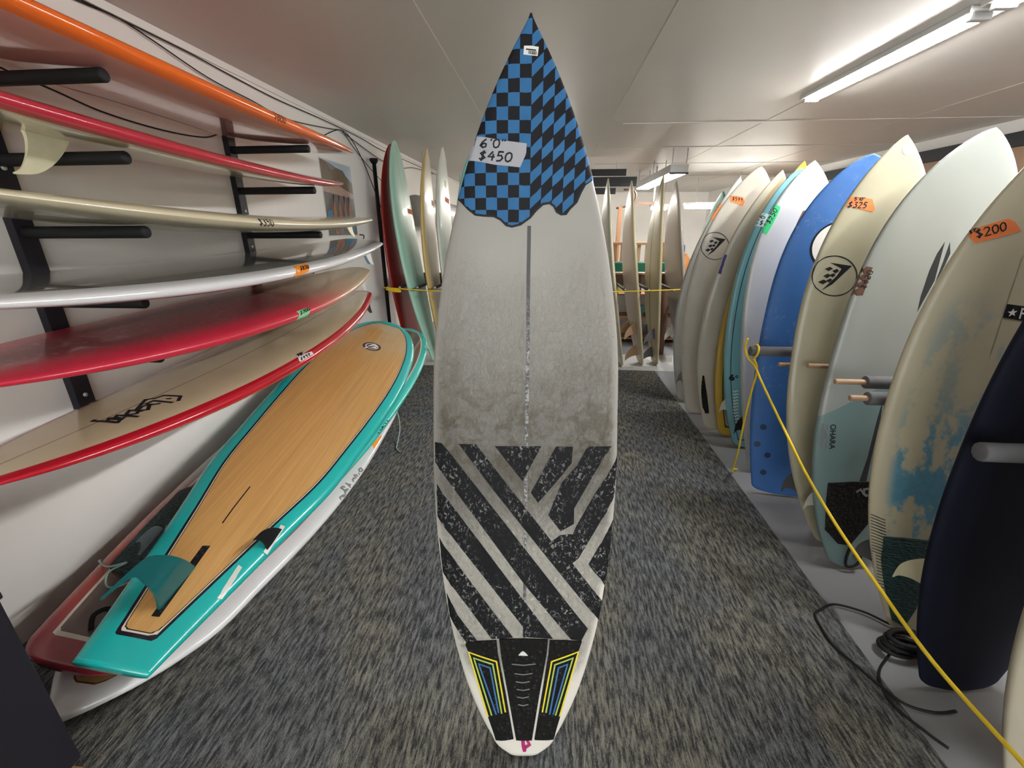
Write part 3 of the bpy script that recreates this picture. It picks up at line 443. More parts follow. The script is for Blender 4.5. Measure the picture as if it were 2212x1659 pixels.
  dict(kind='write', name='price_writing', mat='ink', pts=[(0.2771, 1.4715), (0.2751, 1.3886), (0.2522, 1.4375)], off=0.0018, text='$850', width=0.0042, sub='price_tape'),
 ],
 'b5': [
  dict(kind='poly', name='price_tape', mat='tape_mint', pts=[(0.2515, 1.4301), (0.2526, 1.3753), (0.2548, 1.3191), (0.2777, 1.3306), (0.2968, 1.36), (0.3019, 1.4203), (0.2987, 1.4664), (0.2715, 1.4334)], off=0.001),
  dict(kind='write', name='price_writing', mat='ink', pts=[(0.2807, 1.4328), (0.2746, 1.3337), (0.2628, 1.4095)], off=0.0018, text='$700', width=0.0042, sub='price_tape'),
 ],
 'b6': [
  dict(kind='poly', name='price_tape', mat='paper', pts=[(0.2354, 1.5304), (0.2471, 1.4827), (0.2609, 1.4285), (0.2766, 1.4407), (0.2764, 1.5113), (0.2741, 1.5707), (0.2658, 1.5703)], off=0.001),
  dict(kind='write', name='price_writing', mat='ink', pts=[(0.2699, 1.5623), (0.2757, 1.4754), (0.2543, 1.538)], off=0.0018, text='$499', width=0.0042, sub='price_tape'),
  dict(kind='write', name='price_writing', mat='ink', pts=[(0.2412, 1.5382), (0.2486, 1.4941), (0.2238, 1.5068)], off=0.0018, text='9\'0"', width=0.005, sub='price_tape'),
  dict(kind='line', name='lettering', mat='ink', pts=[(0.1121, 2.1446), (0.0863, 2.0993), (0.021, 2.1), (0.0144, 2.1313), (-0.0092, 2.146), (0.036, 2.2355)], off=0.001, width=0.012),
  dict(kind='line', name='lettering', mat='ink', pts=[(0.0547, 2.1293), (0.0742, 2.1276)], off=0.001, width=0.012),
  dict(kind='line', name='lettering', mat='ink', pts=[(0.1059, 2.1604), (0.0265, 2.1524), (0.0253, 2.1838), (0.0544, 2.1876), (0.0704, 2.1736)], off=0.001, width=0.012),
  dict(kind='line', name='lettering', mat='ink', pts=[(0.0303, 2.2044), (0.0464, 2.1933), (0.073, 2.2309), (0.0464, 2.2432), (0.0303, 2.2044)], off=0.001, width=0.012),
  dict(kind='line', name='lettering', mat='ink', pts=[(0.069, 2.2447), (0.0167, 2.242), (0.0412, 2.2826), (0.0639, 2.2671), (0.0547, 2.2466)], off=0.001, width=0.012),
  dict(kind='line', name='lettering', mat='ink', pts=[(0.0911, 2.2882), (0.0478, 2.2861), (0.0142, 2.2854), (0.0221, 2.3013), (0.0576, 2.3137), (0.0484, 2.2944)], off=0.001, width=0.012),
  dict(kind='line', name='lettering', mat='ink', pts=[(0.0669, 2.3403), (0.0254, 2.3353), (-0.0205, 2.3367), (-0.0247, 2.3239)], off=0.001, width=0.012),
  dict(kind='line', name='lettering', mat='ink', pts=[(0.0139, 2.3144), (0.0548, 2.3181), (0.0669, 2.3403), (0.0252, 2.3334), (0.0103, 2.3107), (0.0307, 2.3087)], off=0.001, width=0.012),
 ],
 's1': [
  dict(kind='disc', name='round_emblem', mat='brownink', pts=[(0.0041, 2.3643)], off=0.0008, r=0.068, ring=2),
  dict(kind='poly', name='emblem_mark', mat='paper', pts=[(0.0455, 2.305), (0.0251, 2.3663), (0.0033, 2.4151), (-0.0098, 2.4172), (-0.0291, 2.386), (-0.0325, 2.349), (0.0118, 2.3366), (-0.0215, 2.3854), (-0.0062, 2.3843), (0.0293, 2.3435), (0.0285, 2.3172), (0.0359, 2.3047)], off=0.0016),
  dict(kind='line', name='lettering', mat='ink', pts=[(0.0319, 0.752), (0.0269, 0.6251), (0.0202, 0.537)], off=0.0007, width=0.005),
  dict(kind='poly', name='fin_box', mat='foam', pts=[(0.0223, 0.4238), (-0.0007, 0.4305), (-0.0124, 0.2821), (-0.0209, 0.1534), (0.0013, 0.1513), (0.0121, 0.2758)], off=0.001),
  dict(kind='poly', name='fin_plug', mat='plug', pts=[(-0.1269, 0.3852), (-0.1425, 0.3801), (-0.1469, 0.2573), (-0.1315, 0.2538)], off=0.001),
 ],
 's2': [
  dict(kind='text', name='lettering', mat='ink', pts=[(-0.3658, 1.5878), (-0.3682, 1.7768), (-0.3519, 1.5814)], off=0.0012, text='DATE', font=1),
 ],
 's3': [
  dict(kind='poly', name='price_tape', mat='tape_orange2', pts=[(-0.3096, 1.6711), (-0.3196, 1.7306), (-0.3247, 1.8082), (-0.3365, 1.7933), (-0.3361, 1.7147), (-0.3388, 1.6396)], off=0.001),
  dict(kind='line', name='lettering', mat='greyink', pts=[(-0.3426, 1.125), (-0.3313, 1.1357), (-0.3376, 1.1504), (-0.3438, 1.1478)], off=0.001, width=0.011),
  dict(kind='line', name='lettering', mat='greyink', pts=[(-0.3349, 1.1614), (-0.3452, 1.1576), (-0.3485, 1.1713)], off=0.001, width=0.011),
  dict(kind='line', name='lettering', mat='greyink', pts=[(-0.3474, 1.174), (-0.3324, 1.1937), (-0.3074, 1.2015), (-0.3122, 1.2162), (-0.3245, 1.2176)], off=0.001, width=0.011),
  dict(kind='line', name='lettering', mat='greyink', pts=[(-0.3472, 1.1973), (-0.3373, 1.204), (-0.3419, 1.2151), (-0.348, 1.2133)], off=0.001, width=0.011),
  dict(kind='line', name='lettering', mat='greyink', pts=[(-0.3489, 1.2342), (-0.3325, 1.2479), (-0.3139, 1.2481)], off=0.001, width=0.011),
  dict(kind='line', name='lettering', mat='greyink', pts=[(-0.3348, 1.2376), (-0.3398, 1.2576)], off=0.001, width=0.011),
  dict(kind='line', name='lettering', mat='greyink', pts=[(-0.3481, 1.2841), (-0.3348, 1.2939), (-0.3348, 1.3133), (-0.3461, 1.3087)], off=0.001, width=0.011),
  dict(kind='line', name='lettering', mat='greyink', pts=[(-0.3474, 1.3202), (-0.3299, 1.3358), (-0.3401, 1.3442), (-0.3517, 1.3389)], off=0.001, width=0.011),
  dict(kind='line', name='lettering', mat='greyink', pts=[(-0.3535, 1.3595), (-0.3415, 1.3657)], off=0.001, width=0.011),
  dict(kind='line', name='lettering', mat='greyink', pts=[(-0.3452, 1.3766), (-0.3311, 1.3982), (-0.3401, 1.4163), (-0.3519, 1.4113), (-0.3513, 1.3862)], off=0.001, width=0.011),
 ],
}
# ---------------------------------------------------------------- surfboard builder
def section(sh, t, x, off, side=1):
    """point on the skin at width x (may run over the rail and round to the other side), pushed out by off"""
    w = sh.hw(t); th = sh.thick(t)*.5; r = sh.rock(t); sg = 1 if x >= 0 else -1; ax = abs(x)
    def at(a):       # a: 1 = rail, 0 = middle of the deck, 2 = middle of the underside
        if a <= 1: c = math.sin(a*math.pi/2); s = math.cos(a*math.pi/2); return Vector((w*c**PX, side*th*s**PY))
        c = math.sin(a*math.pi/2); s = abs(math.cos(a*math.pi/2)); return Vector((w*c**QX, -side*th*s**QY))
    lim = .86*w
    if ax <= lim: a = math.asin(min(1, (ax/w)**(1/PX)))/(math.pi/2)
    else:
        a = math.asin(.86**(1/PX))/(math.pi/2); left = ax-lim; p = at(a)
        while left > 0 and a < 1.6:
            q = at(a+.02); left -= (q-p).length; p = q; a += .02
    p = at(a); q0 = at(max(a-.01, 0)); q1 = at(a+.01); tn = q1-q0
    nrm = Vector((-tn.y, tn.x))*(-side) if False else Vector((tn.y, -tn.x))
    if nrm.length < 1e-9: nrm = Vector((0, side))
    nrm.normalize()
    if side > 0 and a <= 1 and nrm.y < 0: nrm = -nrm
    if side > 0 and a > 1 and nrm.x < 0: nrm = -nrm
    if side < 0 and a <= 1 and nrm.y > 0: nrm = -nrm
    if side < 0 and a > 1 and nrm.x < 0: nrm = -nrm
    p = p+nrm*off
    return Vector((sg*p.x, p.y+r, 0))
def skin(sh, x, s, off, side=1):
    t = min(max(s/sh.L, 0), 1); p = section(sh, t, x, off, side); p.z = t*sh.L; return p
def board_body(sh, mat, parent, name='board_body', ns=60, m=20):
    ts = [0, .004, .008, .012, .016, .020, .024, .028, .032, .036, .040, .045]+[.05+.9*i/ns for i in range(ns+1)]+[.962, .974, .984, .991, .996, 1]
    V, F, E, T, A = [], [], [], [], []
    n = 2*m
    for t in ts:
        w = sh.hw(t); th = sh.thick(t)*.5; r = sh.rock(t)
        for k in range(n):
            a = 2*math.pi*k/n; c, s = math.cos(a), math.sin(a)
            top = k <= m
            x = math.copysign(w*abs(c)**(PX if s >= -1e-9 else QX), c) if abs(c) > 1e-9 else 0
            y = (th*s**PY if s > 1e-9 else (-th*abs(s)**QY if s < -1e-9 else 0))
            V.append((x, y+r, t*sh.L)); E.append(min(w-abs(x), t*sh.L*.72, (1-t)*sh.L*.95)); T.append(s); A.append(t)
    for i in range(len(ts)-1):
        F += [(i*n+k, (i+1)*n+k, (i+1)*n+(k+1) % n, i*n+(k+1) % n) for k in range(n)]
    F += [tuple(range(n)), tuple((len(ts)-1)*n+k for k in range(n))[::-1]]
    o = mesh_obj(name, V, F, mat, parent, True); me = o.data
    for nm, vals in (('edge', E), ('top', T), ('along', A)):
        at = me.attributes.new(nm, 'FLOAT', 'POINT'); at.data.foreach_set('value', vals)
    fix_normals(o)
    return o
def poly2d(pts, lim=.02):
    bm = bmesh.new(); vs = [bm.verts.new((p[0], p[1], 0)) for p in pts]
    tris = geometry.tessellate_polygon([[Vector((p[0], p[1], 0)) for p in pts]])
    for t in tris:
        try: bm.faces.new([vs[i] for i in t])
        except ValueError: pass
    for it in range(6):
        es = [e for e in bm.edges if e.calc_length() > lim]
        if not es: break
        bmesh.ops.subdivide_edges(bm, edges=es, cuts=1, use_grid_fill=False); bmesh.ops.triangulate(bm, faces=bm.faces[:])
    bm.verts.index_update()
    P = [(v.co.x, v.co.y) for v in bm.verts]; Fc = [tuple(v.index for v in f.verts) for f in bm.faces]
    bd = [tuple(v.index for v in e.verts) for e in bm.edges if len(e.link_faces) == 1]
    bm.free(); return P, Fc, bd
def lay(sh, P, Fc, bd, off, side, V, F):
    i = len(V); n = len(P)
    V += [skin(sh, x, s, off, side) for x, s in P]; F += [tuple(i+k for k in f) for f in Fc]
    if bd:
        V += [skin(sh, x, s, off*.05, side) for x, s in P]
        F += [(i+a, i+b, i+n+b, i+n+a) for a, b in bd]
def ribbon2d(pts, width, closed=False, step=.012):
    P = [Vector((p[0], p[1])) for p in pts]
    if closed: P.append(P[0].copy())
    Q = []
    for a, b in zip(P[:-1], P[1:]):
        k = max(1, int((b-a).length/step)); Q += [a+(b-a)*(j/k) for j in range(k)]
    if not closed: Q.append(P[-1])
    n = len(Q); V, F = [], []
    for i, p in enumerate(Q):
        if closed: t0 = (p-Q[i-1]); t1 = (Q[(i+1) % n]-p)
        else: t0 = p-Q[max(i-1, 0)]; t1 = Q[min(i+1, n-1)]-p
        if t0.length < 1e-9: t0 = t1
        if t1.length < 1e-9: t1 = t0
        t0 = t0.normalized(); t1 = t1.normalized(); t = (t0+t1)
        t = t.normalized() if t.length > .2 else t0
        k = 1/max(.55, t.dot(t0)); nn = Vector((-t.y, t.x))*width*.5*min(k, 1.5)
        V += [tuple(p+nn), tuple(p), tuple(p-nn)]
    for i in range(n if closed else n-1):
        j = (i+1) % n; F += [(3*i, 3*j, 3*j+1, 3*i+1), (3*i+1, 3*j+1, 3*j+2, 3*i+2)]
    return V, F
GL = {'0': [[(.3, 1), (.08, .8), (.04, .45), (.14, .1), (.32, 0), (.52, .15), (.58, .5), (.5, .85), (.3, 1)]], '1': [[(.3, 1), (.3, 0)]],
      '2': [[(.05, .75), (.2, .98), (.45, .92), (.5, .65), (.3, .35), (.05, .02), (.6, .0)]], '3': [[(.1, .95), (.5, .95), (.28, .58), (.52, .4), (.5, .12), (.25, .0), (.05, .1)]],
      '4': [[(.38, 1), (.05, .42), (.6, .42)], [(.45, .75), (.42, 0)]], '5': [[(.55, 1), (.15, 1), (.12, .58), (.4, .62), (.55, .35), (.4, .05), (.08, .0)]],
      '6': [[(.45, 1), (.15, .65), (.06, .25), (.25, 0), (.5, .12), (.5, .4), (.3, .5), (.1, .32)]], '7': [[(.05, .97), (.58, 1), (.25, 0)]],
      '8': [[(.3, .52), (.1, .75), (.3, 1), (.5, .78), (.3, .52), (.06, .25), (.3, 0), (.55, .25), (.3, .52)]], '9': [[(.5, .75), (.28, .55), (.1, .75), (.28, 1), (.5, .8), (.42, 0)]],
      '$': [[(.52, .8), (.3, .92), (.1, .75), (.3, .52), (.52, .3), (.3, .1), (.05, .2)], [(.36, 1.08), (.26, -.08)]],
      "'": [[(.2, 1.02), (.14, .78)]], '"': [[(.12, 1.02), (.06, .78)], [(.34, 1.02), (.28, .78)]], '.': [[(.2, .02), (.24, .06)]]}
ADV = {"'": .36, '"': .5, '1': .5}
FONT = {}
def glyph_mesh(text):
    if text not in FONT:
        c = bpy.data.curves.new('lettering', 'FONT'); c.body = text; c.resolution_u = 3; c.offset = .018; o = bpy.data.objects.new('lettering', c); COL.objects.link(o)
        dg = bpy.context.evaluated_depsgraph_get(); me = bpy.data.meshes.new_from_object(o.evaluated_get(dg))
        v = [(p.co.x, p.co.y) for p in me.vertices]; f = [tuple(p.vertices) for p in me.polygons]
        bpy.data.objects.remove(o); bpy.data.meshes.remove(me); bpy.data.curves.remove(c)
        x0 = min(p[0] for p in v); x1 = max(p[0] for p in v); y0 = min(p[1] for p in v); y1 = max(p[1] for p in v)
        FONT[text] = ([((p[0]-x0)/(x1-x0), (p[1]-y0)/(y1-y0)) for p in v], f)
    return FONT[text]
def aff(pts):
    o, e, u = [Vector(p) for p in pts[:3]]
    return lambda a, b: tuple(o+(e-o)*a+(u-o)*b)
def add_decals(key, sh, root):
    made = {}
    for d in DECALS.get(key, []):
        k = d['kind']; side = d.get('side', 1); off = d['off']; V, F = [], []; P = d['pts']
        if k == 'poly': lay(sh, *poly2d(P, .013 if key in 'CI' else .02), off, side, V, F)
        elif k == 'line':
            p, f = ribbon2d(P, d['width'], d.get('closed', False)); lay(sh, p, f, None, off, side, V, F)
        elif k == 'write':
            A = aff(P); tx = d['text']; tot = sum(ADV.get(c, .72) for c in tx)-.1; x = 0
            for c in tx:
                for st in GL[c]:
                    p, f = ribbon2d([A((x+a)/tot, b) for a, b in st], d['width'], False, .006); lay(sh, p, f, None, off, side, V, F)
                x += ADV.get(c, .72)
        elif k == 'text':
            A = aff(P); v, f = glyph_mesh(d['text']); lay(sh, [A(*q) for q in v], f, None, off, side, V, F)
        elif k == 'disc':
            c = P[0]; r = d['r']; C = [(c[0]+r*math.cos(a*math.pi/14), c[1]+r*math.sin(a*math.pi/14)) for a in range(28)]
            lay(sh, *poly2d(C), off, side, V, F)
            if d.get('ring'):
                o = mesh_obj(d['name'], V, F, d['mat'], root); V, F = [], []
                rr = [(c[0]+r*(1.0 if d['ring'] == 1 else .66)*math.cos(a*math.pi/20), c[1]+r*(1.0 if d['ring'] == 1 else .66)*math.sin(a*math.pi/20)) for a in range(40)]
                p, f = ribbon2d(rr, .008, True); lay(sh, p, f, None, off+.0006, side, V, F)
                mesh_obj('emblem_ring', V, F, 'ink' if d['ring'] == 1 else 'paper', o); continue
        elif k == 'star':
            c = P[0]; r = d['r']; C = [(c[0]+(r if a % 2 == 0 else r*.42)*math.sin(a*math.pi/5+.15), c[1]+(r if a % 2 == 0 else r*.42)*math.cos(a*math.pi/5+.15)) for a in range(10)]
            lay(sh, *poly2d(C), off, side, V, F)
        elif k == 'bars':
            a, b, c, e = [Vector(q) for q in P]; rr = random.Random(3)
            x = 0
            while x < .97:
                w_ = rr.uniform(.03, .07); q = [a.lerp(b, x), a.lerp(b, min(x+w_, 1)), e.lerp(c, min(x+w_, 1)), e.lerp(c, x)]; lay(sh, *poly2d([tuple(v) for v in q]), off, side, V, F); x += w_+rr.uniform(.03, .07)
        elif k == 'border':
            # print that fills the nose from a wavy lower edge up to the tip
            nu, nv = 60, 44; B = sorted([(p[0], p[1]) for p in P]); xs = [b[0] for b in B]; ys = [b[1] for b in B]
            def low(x):
                if x <= xs[0]: return ys[0]
                if x >= xs[-1]: return ys[-1]
                i = 0
                while x > xs[i+1]: i += 1
                return ys[i]+(ys[i+1]-ys[i])*(x-xs[i])/(xs[i+1]-xs[i])
            for i in range(nu+1):
                u = -1.02+2.04*i/nu; s0 = 1.3
                for it in range(14): s0 = .5*s0+.5*low(u*sh.hw(s0/sh.L))
                for j in range(nv+1):
                    s = s0+(sh.L-s0)*j/nv; V.append(skin(sh, u*sh.hw(s/sh.L), s, off, side))
            F = [(i*(nv+1)+j, (i+1)*(nv+1)+j, (i+1)*(nv+1)+j+1, i*(nv+1)+j+1) for i in range(nu) for j in range(nv)]
            o = mesh_obj(d['name'], V, F, d['mat'], root); V, F = [], []
            p, f = ribbon2d(P, .005); lay(sh, p, f, None, off+.0003, side, V, F); mesh_obj('print_border', V, F, 'ink', o); continue
        par = root; sub = d.get('sub')
        if sub: par = made[sub][-1] if isinstance(sub, str) else made[sub[0]][sub[1]]
        o = mesh_obj(d['name'], V, F, d['mat'], par); made.setdefault(d['name'], []).append(o)
def fin(sh, root, x, s, h, base, mat, side=-1, sweep=.75, cant=0, toe=0, thick=.009, name='fin'):
    """curved fin: base centred on s, tip swept back towards the tail"""
    y0 = sh.y(x, s, side)
    out = [(.5, 0), (.40, .22), (.22, .48), (-.04, .74), (-.36, .93), (-sweep, 1.0), (-sweep-.02, .97), (-.66, .86), (-.52, .62), (-.45, .38), (-.44, .18), (-.5, 0)]
    P2 = [Vector((a, b, 0)) for a, b in out]; out = [(v.x, v.y) for v in smooth_pts(P2[:6], 4)[:-1]+smooth_pts(P2[5:], 4)]
    V, F = [], []; n = len(out); cs, ss = math.cos(toe), math.sin(toe)
    for sd in (-1, 1):
        for a, b in out:
            tk = thick*.5*(1-.8*max(b, 0))*.8*sd; hh = h*b-.012
            ca, sa = math.cos(cant), math.sin(cant)
            lx = tk*ca+hh*sa; ly = side*(hh*ca-tk*sa); lz = a*base
            V.append((x+lx*cs+lz*ss, y0+ly, s+lz*cs-lx*ss))
    tr = geometry.tessellate_polygon([[Vector((a, b, 0)) for a, b in out]])
    F += [tuple(t) for t in tr]+[tuple(n+i for i in t[::-1]) for t in tr]+[(i, (i+1) % n, n+(i+1) % n, n+i) for i in range(n)]
    return fix_normals(mesh_obj(name, V, F, mat, root))
def make_board(key, name, mat, label, cat='surfboard', group=None, lift=0):
    b = BOARDS[key]; root = empty(name)
    X, Y, Z, T = Vector(b['X']), Vector(b['Y']), Vector(b['Z']), Vector(b['T'])
    m = Matrix(((X.x, Y.x, Z.x, T.x), (X.y, Y.y, Z.y, T.y), (X.z, Y.z, Z.z, T.z+lift), (0, 0, 0, 1)))
    root.matrix_world = m
    sh = Shape(b['L'], b['P'], b['rn'], b['rt'], b['th'])
    board_body(sh, mat, root); add_decals(key, sh, root); tag(root, label, cat, group)
    return root, sh, m
# ---------------------------------------------------------------- the room
def wall_mat(name, col, rough=.7, var=.05, scale=3, bump=.05, fine=120):
    n = NT(name); f = n.noise(scale, 5); c = n.mix(f, tuple(a*(1-var) for a in col), tuple(min(1, a*(1+var)) for a in col))
    c = n.mix(n.ma('MULTIPLY', n.sm(n.noise(1.3, 6, None, .7), .55, .8), .25), c, tuple(a*.8 for a in col))
    n.bump(n.noise(fine, 3), bump, .004); return n.done(c, rough)
M['wall'] = wall_mat('painted_white_wall', (.86, .84, .81))
M['ceil'] = wall_mat('painted_ceiling', (.60, .565, .515), .45, .04, 2, .035, 60)
M['concrete'] = wall_mat('grey_painted_floor', (.24, .245, .26), .55, .1, 5, .06)
def panel_mat():
    n = NT('brown_wood_wall'); g = n.noise(4, 6, (1, 1, .12), .6); return n.done(n.mix(g, (.20, .10, .05), (.42, .25, .14)), .5)
M['panel'] = panel_mat()
def carpet_mat():
    n = NT('streaked_loop_carpet'); _, x, y, z = n.xyz()
    st = n.noise(1, 4, (105, 17, 1), .6, .3); st2 = n.noise(1, 3, (300, 95, 1), .6); big = n.noise(1, 3, (2.2, 1.1, 1), .5)
    tile = n.sm(n.noise(1, 2, (3.0, 2.0, 1)), .4, .6)
    v = n.ma('ADD', n.ma('MULTIPLY', st, .70), n.ma('ADD', n.ma('MULTIPLY', st2, .24), n.ma('ADD', n.ma('MULTIPLY', big, .06), n.ma('MULTIPLY', n.ma('SUBTRACT', n.noise(1, 2, (620, 300, 1), .7), .5), .34))))
    f = n.sm(v, .38, .65)
    lite = n.mix(tile, (.25, .238, .20), (.19, .20, .205))
    c = n.mix(f, (.032, .034, .037), lite)
    n.bump(n.noise(1, 3, (240, 110, 1)), .8, .006)
    return n.done(c, .95, 0, 0, .1)
M['carpet'] = carpet_mat()
T_ = .1
def shell(name, b, mat): return struct(box(name, b, mat))
shell('floor', (XL-T_, YB-T_, -.1, XR+T_, YF+T_, 0), 'concrete')
shell('ceiling', (XL-T_, YB-T_, ZC, XR+T_, YF+T_, ZC+.1), 'ceil')
shell('wall_left', (XL-T_, YB-T_, 0, XL, YF+T_, ZC), 'wall')
wr = shell('wall_right', (XR, YB-T_, 0, XR+T_, YF+T_, ZC), 'wall')
shell('wall_back', (XL, YF, 0, XR, YF+T_, ZC), 'wall')
# added, unseen window behind the viewer: lets daylight fill the fronts of the boards
shell('wall_front', (XL, YB-T_, 0, XR, YB, WZ0), 'wall'); shell('wall_front_top', (XL, YB-T_, WZ1, XR, YB, ZC), 'wall')
shell('wall_front_left', (XL, YB-T_, WZ0, WX0, YB, WZ1), 'wall'); shell('wall_front_right', (WX1, YB-T_, WZ0, XR, YB, WZ1), 'wall')
M['glass'] = (lambda n: n.m)(NT('clear_glass')); _g = M['glass'].node_tree; _t = _g.nodes.new('ShaderNodeBsdfTransparent'); _t.inputs[0].default_value = (.93, .95, .95, 1)
_l = _g.nodes.new('ShaderNodeBsdfGlossy'); _l.inputs['Roughness'].default_value = .02; _x = _g.nodes.new('ShaderNodeMixShader'); _x.inputs[0].default_value = .05
_g.links.new(_t.outputs[0], _x.inputs[1]); _g.links.new(_l.outputs[0], _x.inputs[2]); _g.links.new(_x.outputs[0], _g.nodes['Material Output'].inputs[0])
win = struct(empty('fill_window_1', ((WX0+WX1)/2, YB-.05, WZ0))); hw_ = (WX1-WX0)/2; hh_ = WZ1-WZ0
for a in range(4):
    xa = -hw_+a*hw_*2/3; box('fill_window_bar', (xa-.025 if a else xa, -.03, 0, xa+.025 if a < 3 else xa, .03, hh_), 'charcoal', win)
    if a < 3: box('fill_window_pane', (xa+.025, -.003, .03, xa+hw_*2/3-.025, .003, hh_-.03), 'glass', win); box('fill_window_rail', (xa+.025, -.03, 0, xa+hw_*2/3-.025, .03, .03), 'charcoal', win); box('fill_window_rail', (xa+.025, -.03, hh_-.03, xa+hw_*2/3-.025, .03, hh_), 'charcoal', win)

for i in range(24):      # brown boards up the right wall, with a dark band above them
    y = -1.2+i*.42; box('wall_plank', (XR-.018, y+.004, .02, XR-.001, y+.416, 2.05-.001), 'panel', wr)
struct(box('trim_1', (XR-.06, -1.3, 2.05, XR-.001, 8.9, 2.16), 'charcoal'))
for i, xx in enumerate((-.63, .545, 1.86, 3.0)):
    struct(box('trim_%d' % (i+2), (xx-.055, YB+.05, ZC-.0025, xx+.055, YF-.05, ZC-.0005), 'ceil'))
for i, yy in enumerate((4.4, 5.6, 6.9, 8.4)):
    struct(box('trim_%d' % (i+6), (.61, yy-.03, ZC-.005, XR-.07, yy+.03, ZC-.0006), 'ceil'))
struct(box('trim_10', (XL+.0005, YB+.1, ZC-.035, XL+.012, YF-.1, ZC-.001), 'wall'))
carpet = box('carpet', (XL+.004, YB+.02, .0005, 1.13, 4.38, .009), 'carpet'); tag(carpet, 'dark grey streaked carpet running down the aisle between the boards', 'carpet')
# ---------------------------------------------------------------- fluorescent lamps
M['tube_on'] = emit('lit_tube', (1.0, .99, .97), TUBE); M['tube_far'] = emit('lit_far_tube', (1.0, .96, .86), TUBE*.4)
M['enamel'] = plain('white_enamel', (.72, .72, .70), .3, .04); M['enamel_grey'] = plain('grey_enamel', (.45, .46, .46), .3, .06)
def strip_lamp(label, x, y0, y1):
    """ceiling batten: flat enamel channel, rounded glowing lens underneath, metal end caps"""
    root = empty('fluorescent_lamp', (x, y0, ZC)); L = y1-y0; V, F = [], []; n = 12
    box('lamp_housing', (-.06, -.05, -.016, .06, L+.05, -.0006), 'enamel', root, .003)
    for a in (-.066, .06): box('shield_lip', (a, -.05, -.025, a+.006, L+.05, -.0006), 'enamel', root)  # side lips added to shield the ceiling from the glow
    for a in range(2):
        V += [(.046*math.cos(math.pi*k/n), L*a, -.0165-.028*math.sin(math.pi*k/n)) for k in range(n+1)]
    F = [(k, k+1, n+2+k, n+1+k) for k in range(n)]+[tuple(range(n+1)), tuple(range(n+1, 2*n+2))[::-1]]
    fix_normals(mesh_obj('fluorescent_tube', V, F, 'tube_on', root, True))
    for a in (-.036, L+.002): box('tube_socket', (-.04, a, -.046, .04, a+.034, -.0165), 'enamel_grey', root, .006)
    tag(root, label, 'lamp'); return root
strip_lamp('lit fluorescent tube on the ceiling above the right-hand row of boards', 1.775, 2.40, 3.60)
for lab, x_, y_ in (('next in line over the right-hand boards', 1.775, 1.68),):
    strip_lamp('lit fluorescent tube on the ceiling '+lab, x_, y_-.575, y_+.575)
def far_lamp(label, x0, x1, y, z): 
    root = empty('fluorescent_lamp', (x0, y, z)); L = x1-x0
    box('lamp_housing', (-.03, -.09, .03, L+.03, .09, .075), 'enamel', root, .004); tube('fluorescent_tube', [(0, 0, 0), (L, 0, 0)], .032, 'tube_far', root, 12)
    for a in (-.028, L+.002): box('tube_socket', (a, -.02, -.02, a+.026, .02, .031), 'enamel_grey', root)
    for a in (.15*L, .85*L): tube('hanger_wire', [(a, 0, .074), (a, 0, ZC-z-.0006)], .004, 'steel', root, 6)
    tag(root, label, 'lamp')
far_lamp('hanging lit tube far back, lowest and widest of the distant lamps', 2.45, 3.55, 8.7, 1.78)
far_lamp('hanging lit tube far back, just above and right of the widest one', 2.9, 3.75, 7.9, 1.86)
far_lamp('short hanging lit tube far back beside the tall timber post', 1.95, 2.22, 9.2, 1.78)
far_lamp('hanging lit tube far back, hidden behind the checked-nose shortboard', -.55, .35, 7.2, 1.9)  # added lamp, out of sight, to brighten the back of the room
far_lamp('hanging lit tube deepest in the room behind the checked-nose shortboard', -.6, .3, 10.2, 1.85)  # second unseen lamp added to lift the deepest part of the room
# the box-shaped lamp over the far rack
bl = empty('box_lamp', (1.36, 5.62, 2.0)); M['diffuser'] = emit('lit_diffuser', (1, .98, .93), TUBE*.35)
box('lamp_housing', (0, 0, .012, .2, 2.1, .10), 'enamel_grey', bl); box('diffuser', (.012, .015, 0, .188, 2.085, .0115), 'diffuser', bl)
box('lamp_rim', (-.006, -.006, -.004, .206, .012, .014), 'charcoal', bl)
for yy in (.02, 1.0, 2.0):
    for xx in (.02, .18): tube('hanger_bolt', [(xx, yy+.01, .1), (xx, yy+.01, .2694)], .006, 'steel', bl, 6)
tag(bl, 'grey box-shaped ceiling lamp with a bright flat diffuser over the far rack', 'lamp')
# ---------------------------------------------------------------- rack boards on the left wall
def gloss(n, col, d, s, x, top): return col
M['b1'] = board_mat('orange_tint_glass', (.85, .11, .02), (.88, .15, .012), .035, (), .12, .8, (.66, .28, .25), dirt=.1)
M['b2'] = board_mat('cream_crimson_glass', (.60, .52, .36), (.50, .025, .05), .03, (), .2, .6, (.58, .49, .34), dirt=.1)
M['b3'] = board_mat('ivory_glass', (.68, .61, .43), None, 0, (), .25, .5, (.42, .37, .26), dirt=.08)
M['b4'] = board_mat('grey_deck_white_rail', (.20, .20, .19), (.76, .76, .78), .05, (), .10, 1.0, (.7, .7, .7), dirt=.2)
def b5x(n, col, d, s, x, top):
    wob = n.ma('MULTIPLY', n.ma('SUBTRACT', n.noise(4, 4), .5), .10)
    f = n.sm(n.ma('ADD', s, wob),   .52, .16)                 # bare resin towards the tail
    red = n.mix(n.sm(d, .035, .16), (.55, .02, .05), (.17, .035, .04))
    red = n.mix(n.ma('MULTIPLY', n.sm(n.noise(55, 5, None, .7), .5, .7), n.sm(d, .03, .08)), red, (.34, .13, .12))
    return n.mix(f, red, (.56, .43, .27))
M['b5'] = board_mat('red_fade_deck', (.5, .1, .1), None, 0, (), .32, .4, (.50, .02, .05), extra=b5x)
def b6x(n, col, d, s, x, top): return n.mix(n.ma('MULTIPLY', n.sm(n.noise(3, 4), .4, .7), .5), col, (.52, .40, .26))
